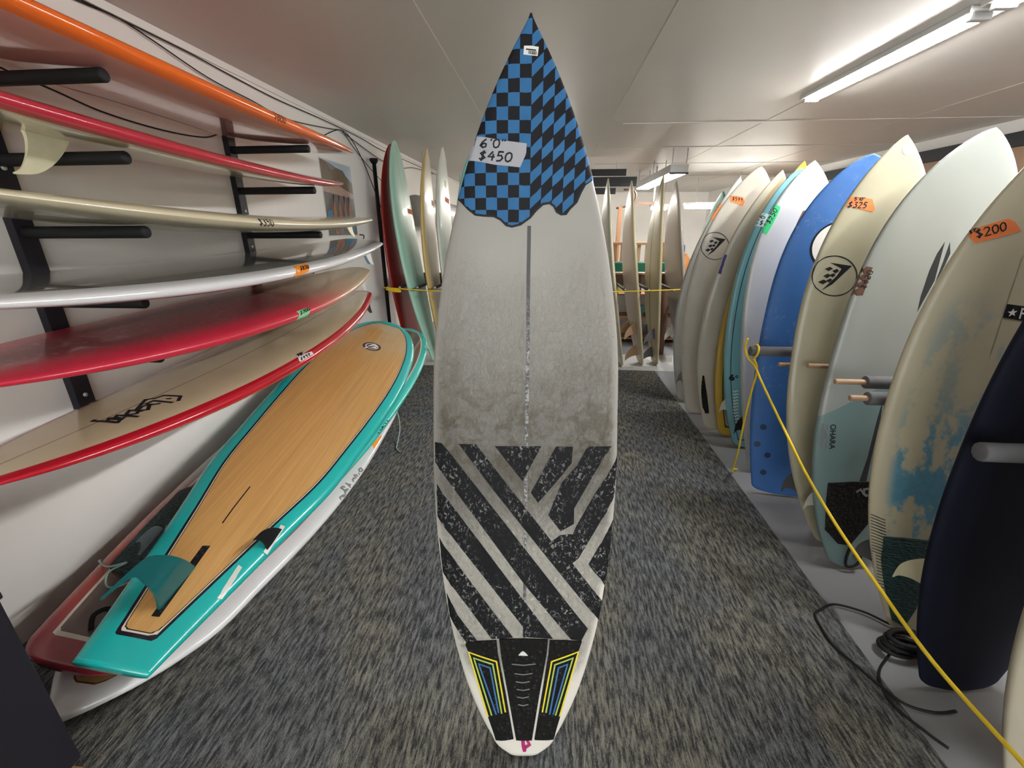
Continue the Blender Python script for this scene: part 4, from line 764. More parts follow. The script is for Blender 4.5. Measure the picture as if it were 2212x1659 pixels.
M['b6'] = board_mat('cream_red_rail', (.62, .52, .34), (.46, .008, .022), .036, (), .18, .7, (.45, .01, .02), stringer=((.30, .20, .11), .0028), extra=b6x)
RACK = []
for key, nm, lab in (('b1', 'longboard', 'glossy orange longboard on the highest rack arms, pink underside showing'),
                     ('b2', 'longboard', 'cream longboard with a crimson rail and one pale fin hanging underneath'),
                     ('b3', 'longboard', 'plain ivory longboard lying at eye level on the left wall rack'),
                     ('b4', 'longboard', 'grey-decked longboard with a thick glossy white rail and orange price tape'),
                     ('b5', 'longboard', 'red longboard fading to bare cream at the tail, mint green price tape'),
                     ('b6', 'longboard', 'cream longboard with a red rail and black block lettering, lowest on the rack')):
    r, sh, m = make_board(key, nm, M[key], lab, 'surfboard', 'longboards on the left wall rack'); RACK.append((key, r, sh, m))
    if key == 'b1': pass
    if key == 'b2': fin(sh, r, .0, .865, .13, .13, 'fin_cream', -1, .8, 0, 0, .016)
    if key == 'b3':
        fin(sh, r, 0, .20, .085, .10, 'fin_smoke', -1, .7); fin(sh, r, .15, .36, .08, .09, 'fin_cream', -1, .7, .12); fin(sh, r, -.15, .36, .08, .09, 'fin_cream', -1, .7, -.12)
    if key == 'b4': fin(sh, r, .05, .12, .16, .13, 'fin_blue', -1, .7); fin(sh, r, .16, .34, .11, .11, 'fin_white', -1, .7, .12); fin(sh, r, -.15, .34, .11, .11, 'fin_white', -1, .7, -.12)
    if key == 'b5': fin(sh, r, .08, .18, .12, .12, 'fin_white', -1, .7)
    if key == 'b6': fin(sh, r, .10, .16, .13, .12, 'fin_black', -1, .7)
def under(m, sh, Yw):
    best = 9
    for i in range(0, 21):
        x = -.2+.02*i; lo, hi = 0, sh.L
        for it in range(30):
            mid = (lo+hi)/2; p = m @ Vector((x, sh.y(x, mid, -1), mid)); up = (m.col[2].y > 0)
            if (p.y < Yw) == up: lo = mid
            else: hi = mid
        best = min(best, p.z)
    return best
for Yw, lab, bottom in ((1.43, 'black steel rack upright with foam arms, nearest the viewer', .69), (2.60, 'black steel rack upright with foam arms, beside the beach poster', .60)):
    u = empty('rack_upright', (XL, Yw, bottom)); box('upright', (.0005, -.032, 0, .032, .032, 2.06-bottom), 'black_metal', u, .003)
    for k in range(7): tube('bolt', [(.031, 0, .1+k*.2), (.037, 0, .1+k*.2)], .008, 'steel', u, 8)
    for key, r, sh, m in RACK:
        z = under(m, sh, Yw)-bottom; a = rod('rack_arm', (.03, 0, z-.0235), (.48 if key < 'b4' else .40, 0, z-.0215), .020, 'rubber', u, 14)
    tag(u, lab, 'rack', 'wall rack uprights')
# ---------------------------------------------------------------- three big boards stacked along the foot of the wall
def bamboo(n, col, d, s, x, top):
    g = n.noise(1, 6, (75, 75, 1.6), .62); g2 = n.noise(3, 3)
    c = n.mix(g, (.40, .205, .065), (.72, .42, .155)); c = n.mix(n.ma('MULTIPLY', n.sm(s, .70, .95), n.sm(g2, .35, .6)), c, (.52, .40, .25))
    return c
M['s1'] = board_mat('bamboo_teal_rail', (.4, .2, .08), (.012, .42, .40), .060, ((.060, .069, (.01, .012, .02)), (.069, .073, (.65, .6, .5)), (.073, .0755, (.02, .02, .02))), .22, .6, (.012, .40, .38), extra=bamboo, dirt=.1)
def s2x(n, col, d, s, x, top): return n.mix(n.sm(s, .30, .42), (.135, .085, .068), (.115, .075, .058))
def s2rail(n):
    return n
def make_s2():
    n = NT('brown_deck_fading_rail'); d = n.attr('edge'); s = n.attr('along')
    rail = n.mix(n.sm(s, .16, .40), (.42, .055, .03), (.03, .50, .44))
    rail = n.mix(n.ma('MULTIPLY', n.sm(s, .10, .02), .7), rail, (.22, .012, .04))
    deck = n.mix(n.noise(7, 4), (.105, .068, .054), (.165, .11, .09))
    c = n.mix(n.ma('LESS_THAN', d, .066), deck, rail)
    c = n.mix(n.ma('MULTIPLY', n.ma('GREATER_THAN', d, .056), n.ma('LESS_THAN', d, .066)), c, (.68, .62, .52))
    return n.done(c, .25, .5)
M['s2'] = make_s2()
M['s3'] = board_mat('wood_white_rail', (.40, .25, .10), (.70, .70, .71), .068, ((.068, .072, (.14, .06, .02)),), .15, .7, (.7, .7, .7), dirt=.12)
r3, sh3, m3 = make_board('s3', 'longboard', M['s3'], 'big wood-decked board with a white rail and grey script, bottom of the floor stack')
r2, sh2, m2 = make_board('s2', 'paddleboard', M['s2'], 'brown-decked paddleboard with white pinline, middle of the floor stack', 'paddleboard')
r1, sh1, m1 = make_board('s1', 'paddleboard', M['s1'], 'bamboo-veneer paddleboard with teal rail and teal fin on the floor stack', 'paddleboard')
fin(sh1, r1, -.004, .255, .23, .17, 'fin_teal', 1, 1.15, .22, 0, .014)
fin(sh1, r1, -.181, .53, .10, .115, 'fin_black', 1, .75, .35, -.06, .010, 'side_fin')
fin(sh1, r1, .206, .43, .115, .12, 'fin_smoke', 1, .75, -.2, .06, .010, 'side_fin')
for x, s in ((-.181, .53), (.206, .43)):
    mesh_obj('fin_base', [skin(sh1, x+a, s+b, .004, 1) for a, b in ((-.008, -.068), (.008, -.068), (.008, .068), (-.008, .068))], [(0, 1, 2, 3)], 'plug', r1)
# deck fittings of the middle board: leash plug, handle cord, clips
def wpt(m, sh, x, s, off): return m @ skin(sh, x, s, off, 1)
for i in range(2):
    x, s = ((-.20, 3.28), (-.25, 3.06))[i]; p = [skin(sh2, x+.015*math.cos(a), s+.03*math.sin(a), .006, 1) for a in (0, 1, 2, 3, 4, 5, 6)]
    tube('deck_clip', p, .004, 'plug', r2, 6)
tube('leash_plug', smooth_pts([skin(sh2, .02, .11, .002), skin(sh2, .035, .14, .03), skin(sh2, .015, .17, .03), skin(sh2, .0, .15, .003)], 4), .008, 'rubber', r2, 6)
pad = []
Pp, Ff, Bb = poly2d([(.04, .30), (.16, .32), (.20, .50), (.24, .74), (.20, .80), (.08, .62), (.03, .44)], .03); V, F = [], []
lay(sh2, Pp, Ff, Bb, .02, 1, V, F); mesh_obj('tail_pad', V, F, 'foam_green', r2)
im2 = m2.inverted()
def cord(pts, r, mat='pale_cord'): return tube('leash_cord', [im2 @ Vector(p) for p in smooth_pts(pts, 6)], r, mat, r2, 6)
cord([wpt(m2, sh2, x, s, o) for x, s, o in ((.235, .36, .008), (.20, .33, .024), (.15, .31, .03), (.11, .34, .03), (.13, .29, .03), (.10, .25, .012), (.06, .27, .012), (.03, .31, .026), (-.01, .33, .03))], .0035)
cord([(-1.075, 2.76, .20), (-1.035, 2.72, .16), (-1.01, 2.66, .08), (-1.00, 2.56, .02), (-.985, 2.50, .0145), (-.95, 2.46, .0145)], .0035)
# ---------------------------------------------------------------- black cabinet by the viewer's left
cb = empty('cabinet', (-1.58, .25, .0095))
box('cabinet_body', (-.24, -.55, .05, .36, .405, .60), 'black_metal', cb, .004); box('cabinet_top', (-.24, -.56, .601, .365, .41, .62), 'rubber', cb, .004)
box('plinth', (-.235, -.54, .0, .385, .385, .049), 'wood_mid', cb, .003)
tag(cb, 'black cabinet on a brown wooden plinth at the lower left corner', 'cabinet')
# ---------------------------------------------------------------- poster, hook, cables and pole on the left wall
po = empty('beach_poster', (XL, 3.93, 1.34))
def flat(nm, pts, mat, off, parent=po): return mesh_obj(nm, [(off, p[0], p[1]) for p in pts], [tuple(range(len(pts)))], mat, parent)
M['print_sand'] = plain('print_sand', (.17, .15, .15), .35, .2, 25); M['print_hill'] = plain('print_hill', (.12, .075, .035), .35, .45, 30); M['print_sky'] = plain('print_sky', (.40, .50, .62), .35)
M['print_skin'] = plain('print_skin', (.42, .20, .13), .35, .2, 60); M['print_hair'] = plain('print_hair', (.03, .02, .02), .35); M['print_blue'] = plain('print_blue', (.08, .27, .45), .35, .2, 60)
M['print_rose'] = plain('print_rose', (.42, .26, .21), .35, .3, 40)
pb = box('poster_sheet', (.0005, -.29, 0, .0025, .29, .60), 'paper', po)
flat('picture', [(-.28, .01), (.28, .01), (.28, .59), (-.28, .59)], 'print_sand', .0031)
flat('picture_sky', [(-.28, .59), (.28, .59), (.28, .46), (.1, .53), (-.1, .57)], 'print_sky', .0036)
flat('picture_hill', [(-.28, .59), (-.17, .57), (-.1, .52), (0, .55), (.12, .54), (.2, .47), (.28, .44), (.28, .36), (-.05, .42), (-.28, .40)], 'print_hill', .0040)
flat('picture_beach', [(-.28, .40), (-.05, .42), (.28, .36), (.28, .32), (-.28, .35)], 'print_rose', .0038)
for i, x in enumerate((-.12, -.02, .08, .17)):
    flat('picture_figure', [(x-.03, .12), (x+.022, .08), (x+.04, .11), (x+.018, .24), (x+.010, .31), (x-.012, .31), (x-.024, .24)], 'print_skin', .0042+i*.0002)
    flat('picture_figure', [(x-.020, .23), (x-.008, .335), (x+.010, .335), (x+.004, .30)], 'print_hair', .0052+i*.0002)
flat('picture_towel', [(.02, .06), (.22, .04), (.20, .15), (.06, .19)], 'print_blue', .0062); flat('picture_towel', [(-.27, .14), (-.16, .13), (-.18, .21), (-.26, .20)], 'print_blue', .0062)
flat('picture_figure', [(-.16, .02), (.0, .03), (-.03, .10), (-.12, .12)], 'print_skin', .0064)
tag(po, 'beach photo poster with sitting figures taped to the white wall', 'poster')
hk = empty('wall_hook', (XL, 4.12, 1.26)); tube('hook', smooth_pts([(.001, 0, .02), (.05, 0, .03), (.09, .0, .05), (.10, 0, .085), (.06, 0, .09)], 5), .005, 'rubber', hk, 6); tube('hook_plate', [(.0005, 0, .02), (.006, 0, .02)], .02, 'rubber', hk, 10)
tag(hk, 'small black curved hook on the wall under the poster', 'hook')
W1 = XL+.014
cables = (('black cable sagging along the wall above the orange longboard', [(1.4, 2.20), (1.9, 2.22), (2.05, 2.228), (2.21, 2.205), (2.53, 2.15), (2.88, 2.13), (3.24, 2.11), (3.77, 2.16), (4.11, 2.205)], .0034),
          ('thin dark cable bundle pinned tight under the ceiling edge', [(1.4, 2.225), (2.02, 2.225), (2.44, 2.225), (2.74, 2.215), (3.17, 2.205), (3.79, 2.215), (4.5, 2.215), (5.1, 2.195), (6.4, 2.21), (8, 2.2)], .0034),
          ('black cable drooping behind the two highest longboards', [(1.3, 1.97), (1.53, 1.90), (1.69, 1.875), (1.87, 1.845), (2.14, 1.835), (2.40, 1.85), (2.52, 1.885)], .0034),
          ('black cable running down from the ceiling edge towards the maroon board', [(4.11, 2.20), (4.31, 2.1), (4.65, 1.97), (4.91, 1.89), (5.1, 1.8)], .0034),
          ('thin dark cable dropping steeply past the poster', [(3.68, 2.075), (4.11, 2.20), (4.45, 2.04), (4.82, 1.65), (4.95, 1.5)], .004),
          ('thin grey cable looping over the far wall towards the duct', [(4.1, 2.19), (4.6, 2.13), (5.0, 2.09), (5.6, 2.09), (6.2, 2.16), (7.2, 2.2)], .004))
for i, (lab, pts, rad) in enumerate(cables):
    P = smooth_pts([(W1+.003*math.sin(i*2+y*3)+.004*i*.4, y, z) for y, z in pts], 8)
    tag(tube('wall_cable', P, rad, 'rubber', None, 6), lab, 'cable')
pole = empty('pole', (XL+.05, 4.69, .0005)); tube('pole_shaft', [(0, 0, 0), (0, 0, 2.02)], .02, 'rubber', pole, 10); tube('pole_cap', [(0, 0, 2.02), (0, 0, 2.05), (0, 0, 2.065)], [.028, .045, .04], 'rubber', pole, 10); box('pole_foot', (-.04, -.04, 0, .04, .04, .02), 'rubber', pole)
tag(pole, 'black pole with a knob top standing against the wall behind the maroon board', 'pole')
# ---------------------------------------------------------------- the board in the middle of the aisle
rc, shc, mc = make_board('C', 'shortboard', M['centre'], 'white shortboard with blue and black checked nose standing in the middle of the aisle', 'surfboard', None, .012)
fin(shc, rc, 0, .10, .11, .105, 'fin_smoke', -1, .8); fin(shc, rc, .13, .27, .11, .11, 'fin_smoke', -1, .8, .15); fin(shc, rc, -.13, .27, .11, .11, 'fin_smoke', -1, .8, -.15)
# ---------------------------------------------------------------- right-hand row
cream = (.41, .375, .265)
M['rA'] = board_mat('rA', (.36, .36, .33), None, 0, (), .4, .2, dirt=.1)
M['rB'] = board_mat('rB', (.43, .40, .345), None, 0, (), .4, .2, dirt=.08, dirt_col=(.35, .315, .265))
M['rC1'] = board_mat('rC1', (.42, .39, .32), None, 0, (), .4, .2, dirt=.08)
M['rC2'] = board_mat('rC2', (.33, .29, .23), (.48, .30, .025), .045, ((.045, .052, (.02, .02, .025)),), .4, .2, dirt=.1, extra=lambda n, col, d, s, x, top: n.mix(n.sm(s, .86, .88), col, (.78, .50, .02)))
M['rD'] = board_mat('rD', (.15, .37, .43), None, 0, ((.034, .040, (.02, .04, .06)),), .4, .2, dirt=.08)
M['rE'] = board_mat('rE', (.45, .44, .42), None, 0, (), .4, .2, stringer=((.38, .365, .34), .003), dirt=.05)
def blue_scuff(n, col, d, s, x, top):
    f = n.ma('MULTIPLY', n.sm(n.noise(42, 6, None, .75), .52, .72), n.sm(n.noise(4, 3), .40, .62)); f = n.ma('MULTIPLY', f, n.sm(s, .25, .55))
    return n.mix(n.ma('MULTIPLY', f, .7), col, (.35, .45, .60))
M['rF'] = board_mat('rF', (.028, .125, .38), None, 0, (), .55, 0, extra=blue_scuff, dirt=.12, bump=.15)
M['rG'] = board_mat('rG', cream, None, 0, (), .4, .2, dirt=.06)
def h_panel(n, col, d, s, x, top):
    lim = n.ma('ADD', .485, n.ma('MULTIPLY', n.ma('ABSOLUTE', n.ma('SUBTRACT', x, .03)), -.45))
    low = n.ma('LESS_THAN', s, lim); sw = n.sm(n.ma('ADD', s, n.ma('MULTIPLY', x, -.55)), .74, .60)
    c = n.mix(n.ma('MULTIPLY', sw, .8), col, (.25, .265, .255)); return n.mix(low, c, (.14, .21, .215))
M['rH'] = board_mat('rH', (.30, .32, .30), None, 0, (), .4, .2, dirt=.04, extra=h_panel)
def i_stain(n, col, d, s, x, top):
    big = n.noise(1, 3, (11, 11, 4.5), .55); fine = n.noise(60, 5, None, .7); z = n.xyz()[3]
    f = n.ma('MULTIPLY', n.sm(n.ma('ADD', big, n.ma('MULTIPLY', n.ma('SUBTRACT', fine, .5), .35)), .44, .55), n.ma('MULTIPLY', n.sm(z, 1.26, 1.10), n.sm(z, .30, .36)))
    f = n.ma('MULTIPLY', f, n.ma('MULTIPLY', n.sm(d, .03, .07), n.sm(x, -.13, -.05)))
    more = n.ma('ADD', .35, n.ma('MULTIPLY', n.sm(z, .95, .70), .65))
    return n.mix(n.ma('MULTIPLY', f, more), col, n.mix(fine, (.055, .21, .36), (.16, .36, .43)))
M['rI'] = board_mat('rI', (.50, .45, .32), None, 0, (), .45, .15, dirt=.06, extra=i_stain)
M['rJ'] = board_mat('rJ', (.006, .008, .020), None, 0, (), .7, 0, dirt=.2)
M['rK'] = board_mat('rK', (.38, .34, .26), None, 0, (), .4, .2, dirt=.08)
row = (('A', 'pale grey shortboard, thin edge of the farthest board in the right row'), ('B', 'cream shortboard with a round arrow emblem, farther of the two emblem boards'),
       ('C1', 'cream shortboard with a narrow black tail pad beside the yellow-railed board'), ('C2', 'beige shortboard with a yellow rail and black pinline'),
       ('D', 'light blue shortboard with a dark pinline and white tail grip'), ('E', 'white shortboard with bright green price tape'),
       ('F', 'scuffed blue soft-top surfboard with four dark fin plugs'), ('G', 'cream shortboard with a large round arrow emblem and orange price tape'),
       ('H', 'pale green-grey shortboard with a black tail pad and brown price tape'), ('I', 'beige shortboard blotched with blue wax stains beside the navy board'),
       ('J', 'dark navy shortboard in the near right corner'), ('K', 'beige board partly out of view beyond the navy board at the right edge'))
RB = {}
for key, lab in row:
    r, sh, m = make_board(key, 'surfboard' if key in 'FK' else 'shortboard', M['r'+key], lab, 'surfboard', 'boards standing in the right-hand row', .010)
    RB[key] = (r, sh, m)
def thr(key, mat, h=.11, toe=.06, ctr=True):
    r, sh, m = RB[key]
    for x, s in ((.155, .29), (-.155, .29))+(((0, .11),) if ctr else ()): fin(sh, r, x, s, h, .115, mat, -1, .8, .16*(1 if x > 0 else -1 if x < 0 else 0), 0, .010)
thr('D', 'fin_white'); thr('H', 'fin_white', .085); [fin(RB['J'][1], RB['J'][0], x_, .40, .11, .115, 'fin_cream', -1, .8, .16*(1 if x_ > 0 else -1), 0, .010) for x_ in (.165, -.165)]; thr('I', 'fin_smoke'); thr('G', 'fin_smoke', .1); thr('E', 'fin_black', .1); thr('B', 'fin_smoke', .1)
r, sh, m = RB['H']   # leash string looped at the tail
tube('leash_string', smooth_pts([skin(sh, .02, .10, .006), skin(sh, .03, .05, .012), skin(sh, .02, .012, .012), skin(sh, -.01, .02, .016), skin(sh, -.03, .05, .012), skin(sh, -.02, .10, .006)], 5), .006, 'rubber', r, 6)
# ---------------------------------------------------------------- the rack that holds the right-hand row
rk = empty('board_rack', (1.86, 2.2, .0005)); box('back_rail', (-.02, -1.75, .775, .02, 1.75, .905), 'wood_dark', rk, .003)
for yy in (-1.7, 0, 1.7): box('post', (.021, yy-.03, 0, .08, yy+.03, .95), 'wood_dark', rk, .003); box('foot', (-.1, yy-.028, 0, .32, yy+.028, .05), 'wood_dark', rk, .003)
def peg(y, x0, xf, z):
    rod('peg', (-.021, y-2.2, z), (x0-1.86, y-2.2, z), .0105, 'wood_pale', rk, 10)
    if xf is not None: rod('foam_sleeve', (-.022, y-2.2, z), (xf-1.86, y-2.2, z), .024, 'foam_grey', rk, 12, .12)
peg(2.115, .99, .986, .842); peg(2.035, 1.09, 1.40, .80); peg(1.84, 1.104, 1.42, .855); peg(1.60, 1.068, 1.173, .868); peg(1.50, 1.065, 1.122, .842); peg(1.03, 1.07, 1.066, .885); peg(2.68, 1.30, 1.31, .83); peg(3.17, 1.22, 1.23, .83)
tag(rk, 'wooden peg rack with grey foam sleeves behind the right-hand boards', 'rack')
# ---------------------------------------------------------------- yellow ropes
rp = empty('yellow_rope', (1.06, 2.33, .8)); o0 = rp.location
def rope(pts, r=.0055, nm='rope_strand', k=6):
    P = smooth_pts([Vector(p)-o0 for p in pts], k); return tube(nm, P, r, 'rope', rp, 8)
rope([(.972, 2.13, .90), (.978, 2.15, .85), (.995, 2.14, .80), (1.02, 2.11, .77), (1.03, 2.05, .72), (1.03, 1.887, .642), (1.03, 1.719, .565), (1.03, 1.564, .496), (1.03, 1.349, .425), (1.03, 1.114, .372), (1.03, .90, .335), (1.03, .675, .335), (1.03, .45, .335)])
rope([(1.0, 2.09, .81), (1.04, 2.12, .743), (1.052, 2.16, .585), (1.076, 2.22, .403), (1.115, 2.3, .206), (1.15, 2.39, .04), (1.145, 2.38, .016), (1.16, 2.41, .016), (1.19, 2.42, .010)], .005)
tube('rope_loop', [Vector((1.012+.004*math.sin(a), 2.115+.030*math.cos(a), .842+.030*math.sin(a)))-o0 for a in [i*math.pi/6 for i in range(12)]], .0055, 'rope', rp, 8, True)
tag(rp, 'yellow rope tied to a foam peg and stretched along the right-hand boards', 'rope')
for lab, pts in (('black leash cord looping from the navy board over the carpet edge', [(1.36, 1.31), (1.31, 1.32), (1.25, 1.37), (1.16, 1.4), (1.09, 1.37), (1.05, 1.34), (1.04, 1.28), (1.04, 1.21), (1.07, 1.14), (1.1, 1.08), (1.14, 1.02), (1.21, 1.0), (1.28, 1.01)]),
                 ('shorter black leash cord crossing in front of the navy board', [(1.30, 1.185), (1.26, 1.22), (1.2, 1.18), (1.14, 1.13), (1.11, 1.08), (1.1, 1.01), (1.14, .94), (1.17, .9)])):
    P = smooth_pts([(x, y, .0145 if x < 1.135 else .012) for x, y in pts], 6); tag(tube('floor_leash', P, .0045, 'rubber', None, 6), lab, 'cable')  # surf leash cords lying loose on the floor
lc = empty('leash_cuff', (1.25, 1.21, .0005))
for i in range(4):
    q = random.Random(i+3); rx, ry, tx, ty = .05+.012*q.random(), .03+.01*q.random(), q.uniform(-.5, .5), q.uniform(-.3, .3)
    tube('cuff_strap', [(rx*math.cos(a)*1.1+.01*i, ry*math.sin(a), .028+.013*i+.03*math.cos(a)*tx*.5+.02*math.sin(a)*ty) for a in [k*math.pi/9 for k in range(18)]], .0085, 'rubber', lc, 8, True)
tag(lc, 'black leash cuff heaped on the floor at the foot of the navy board', 'leash')
# ---------------------------------------------------------------- rack and boards across the far end of the aisle
M['fl1'] = board_mat('fl1', (.22, .012, .012), (.34, .012, .010), .03, (), .3, .25, dirt=.15)
M['fl2'] = board_mat('fl2', (.34, .56, .46), (.36, .62, .50), .03, (), .38, .15, stringer=((.14, .22, .18), .003), dirt=.08)
M['fl3'] = board_mat('fl3', (.50, .44, .32), (.52, .38, .14), .05, (), .38, .15, dirt=.15)
M['fl4'] = board_mat('fl4', (.52, .55, .48), None, 0, (), .38, .15, dirt=.12)
M['fl5'] = board_mat('fl5', (.16, .44, .44), None, 0, (), .4, .12)
M['fr1'] = board_mat('fr1', (.50, .46, .34), None, 0, (), .4, .12, dirt=.1)
M['fr2'] = board_mat('fr2', (.52, .47, .38), (.50, .45, .30), .03, (), .4, .12, bottom=(.50, .42, .36), dirt=.12)
M['fr3'] = board_mat('fr3', (.46, .40, .26), (.42, .37, .23), .03, (), .4, .12, stringer=((.10, .085, .05), .012), bottom=(.42, .37, .23), dirt=.2)
M['fr4'] = board_mat('fr4', (.42, .37, .34), (.30, .27, .24), .03, (), .32, .2, bottom=(.46, .41, .39), dirt=.15, extra=lambda n, col, d, s, x, top: n.mix(n.sm(s, .40, .38), col, (.24, .23, .24)))
M['fr5'] = board_mat('fr5', (.35, .45, .38), (.05, .22, .11), .05, (), .4, .12, dirt=.2, extra=lambda n, col, d, s, x, top: n.mix(n.sm(s, .80, .88), col, (.05, .26, .13)))
FB = {}
for key, lab in (('fl1', 'glossy maroon board at the far end nearest the left wall'), ('fl2', 'mint green longboard leaning beside the maroon one at the far end'),
                 ('fl3', 'golden yellow-railed board standing between the mint and the white far boards'), ('fl4', 'off-white board with small orange tape just left of the checked nose, far end'),
                 ('fl5', 'teal board almost hidden behind the checked-nose shortboard'), ('fr1', 'narrow cream board half hidden just right of the checked-nose shortboard'),
                 ('fr2', 'beige board with two tan fins at the far end, second right of the checked board'), ('fr3', 'yellowed board with a dark stringer and blue strip at the far end'),
                 ('fr4', 'grey-brown glossy board, two-tone, at the far end right of the dark-stringer board'), ('fr5', 'green-tipped board at the far end behind the right-hand row')):
    r, sh, m = make_board(key, 'longboard' if key[1] == 'l' else 'shortboard', M[key], lab, 'surfboard', 'boards standing across the far end', .010); FB[key] = (r, sh, m)
def patch(key, nm, mat, x, s, w, h, side=1):
    r, sh, m = FB[key]; V, F = [], []; lay(sh, *poly2d([(x-w/2, s-h/2), (x+w/2, s-h/2+.01), (x+w/2, s+h/2), (x-w/2, s+h/2-.01)]), .001, side, V, F); mesh_obj(nm, V, F, mat, r)
patch('fl2', 'price_tape', 'tape_orange', -.14, 1.58, .16, .06); patch('fl3', 'price_tape', 'tape_orange', -.13, 1.66, .10, .06); patch('fl4', 'price_tape', 'tape_orange', -.06, 1.68, .16, .06); patch('fl4', 'ding_patch', 'greyink', -.02, 1.83, .06, .07)
r, sh, m = FB['fr3']; V, F = [], []
p, f = ribbon2d([(-.243, .75), (-.24, .95), (-.225, 1.2), (-.20, 1.38)], .05); lay(sh, p, f, None, .001, 1, V, F); mesh_obj('painted_strip', V, F, plain('faded_blue', (.06, .16, .34), .4), r)
def ff(key, mat, lst, h=.14):
    r, sh, m = FB[key]
    for x, s in lst: fin(sh, r, x, s, h, .13, mat, -1, .75, .1*(1 if x > 0 else -1 if x < 0 else 0))
ff('fl1', 'fin_white', ((0, .16),), .2); ff('fl2', 'fin_white', ((0, .18),), .2); ff('fl3', 'fin_cream', ((-.12, .2),), .075); ff('fl4', 'fin_white', ((0, .2),), .10)
ff('fr1', 'fin_black', ((0, .14),), .12); ff('fr2', 'wood_pale', ((-.13, .42), (.13, .42), (0, .16)), .15); ff('fr3', 'fin_smoke', ((-.13, .36), (.13, .36), (0, .14)), .13); ff('fr4', 'fin_white', ((-.13, .36), (.13, .36), (0, .14)), .12)
fr = empty('board_rack', (0, 5.02, .0005)); box('cross_rail', (XL+.01, 0, .80, 2.05, .05, .925), 'wood_dark', fr, .003); box('rail_cap', (.55, -.03, .926, 2.05, .08, .945), 'wood_pale', fr)
for xx in (-1.6, -.35, .62, 1.34, 1.95): box('post', (xx-.045, .051, 0, xx+.045, .12, .925), 'wood_dark', fr, .003)
for xx in (-1.50, -1.316, -1.137, -.97, -.66, .50, .745, .97, 1.205, 1.445, 1.81):
    rod('peg', (xx, 0, .835), (xx, -.69, .845), .015, 'black_metal', fr, 10)
    tube('peg_end', [(xx, -.692, .845), (xx, -.70, .845)], .010, 'steel', fr, 8)
tag(fr, 'dark wooden peg rack across the far end of the aisle', 'rack')
rp2 = empty('yellow_rope', (-1.66, 4.30, .84)); o0 = rp2.location
tube('rope_strand', [Vector(p)-o0 for p in smooth_pts([(-1.66, 4.30, .845), (-1.3, 4.29, .825), (-1.0, 4.285, .815), (-.3, 4.28, .81), (.4, 4.285, .82), (.64, 4.285, .83), (1.0, 4.29, .845), (1.66, 4.31, .875)], 8)], .0055, 'rope', rp2, 6)
tube('rope_knot', [Vector(p)-o0 for p in smooth_pts([(-1.62, 4.30, .85), (-1.58, 4.28, .83), (-1.50, 4.275, .825), (-1.48, 4.27, .81), (-1.56, 4.275, .815), (-1.63, 4.29, .83)], 5)], .009, 'rope', rp2, 6)
tag(rp2, 'thin yellow rope strung across the boards at the far end', 'rope')
M['plat'] = wall_mat('pale_grey_ledge', (.50, .50, .50), .5, .12, 6)
tag(box('floor_mat', (XL+.02, 4.395, .0005, 2.1, 5.0, .007), 'plat'), 'pale grey mat under the far boards at the end of the carpet', 'mat')
# silver duct
du = empty('air_duct', (-1.55, 5.25, 1.60)); n_ = 24; P = [(0, 0, 0)]; rr = [.165]
pts = []; rad = []
for i in range(61): pts.append((0, i*.05, 0)); rad.append(.165 if i % 2 else .158)
tube('duct_pipe', pts, rad, 'silver', du, 24, cap=False); tube('duct_end', [(0, -.012, 0), (0, .004, 0)], [.168, .172], 'steel', du, 24)
for yy in (.4, 1.6, 2.7): tube('duct_strap', [(0, yy, .166), (0, yy, ZC-1.6-.0006)], .006, 'steel', du, 6)
tag(du, 'ribbed silver air duct hanging along the far left wall', 'duct')
# things beyond the far rack
sg = empty('hanging_panel', (.42, 6.5, 1.84))
for i, (x0, x1, z0, z1) in enumerate(((0, .58, .235, .32), (.10, .73, .105, .225), (.08, .46, .01, .09))): box('black_board', (x0-.25, .012*i, z0, x1, .012*i+.01, z1), 'charcoal', sg)
for xx in (.05, .45): tube('hanger_wire', [(xx, .03, .09), (xx, .03, ZC-1.84-.0006)], .003, 'steel', sg, 6)
tag(sg, 'black boards hanging under the ceiling behind the checked nose', 'sign')
bn = empty('slatted_bench', (.85, 6.2, .0005))
for xx in (.03, .67): box('bench_leg', (xx-.03, -.03, 0, xx+.03, .03, 1.20), 'wood_mid', bn, .003); box('bench_leg', (xx-.03, .4, 0, xx+.03, .46, .84), 'wood_mid', bn, .003)
box('top_rail', (-.03, -.035, 1.20, .73, .035, 1.235), 'wood_mid', bn, .003); box('low_rail', (.06, -.02, .95, .64, .02, .985), 'wood_mid', bn, .003)
for k in range(5): box('slat', (.11+k*.11, -.012, .985, .155+k*.11, .012, 1.20), 'wood_pale', bn)
box('seat', (-.02, .031, .80, .72, .46, .84), 'wood_mid', bn); tag(bn, 'tall slatted wooden bench seen between the far boards', 'bench')
tag(box('green_cushion', (.80, 6.00, .846, 1.62, 6.115, .985), 'cloth_green', None, .012), 'dark green padded block on the ledge before the slatted bench', 'cushion')
lg = empty('counter', (.72, 5.98, .0005)); box('counter_top', (0, 0, .815, 1.05, .14, .845), 'paper', lg, .003); box('counter_front', (.02, .03, .62, 1.03, .05, .8145), 'wood_dark', lg)
for xx in (.02, .98): box('counter_leg', (xx, .02, 0, xx+.05, .12, .8145), 'wood_dark', lg)
tag(lg, 'white-topped wooden counter behind the far board rack', 'counter')
ps = empty('timber_post', (1.06, 7.2, .0005)); box('post_shaft', (-.03, -.03, 0, .03, .03, 1.72), 'wood_mid', ps, .004); box('post_foot', (-.09, -.09, 0, .09, .09, .03), 'wood_mid', ps)
tag(ps, 'slim timber post rising behind the far boards', 'post')
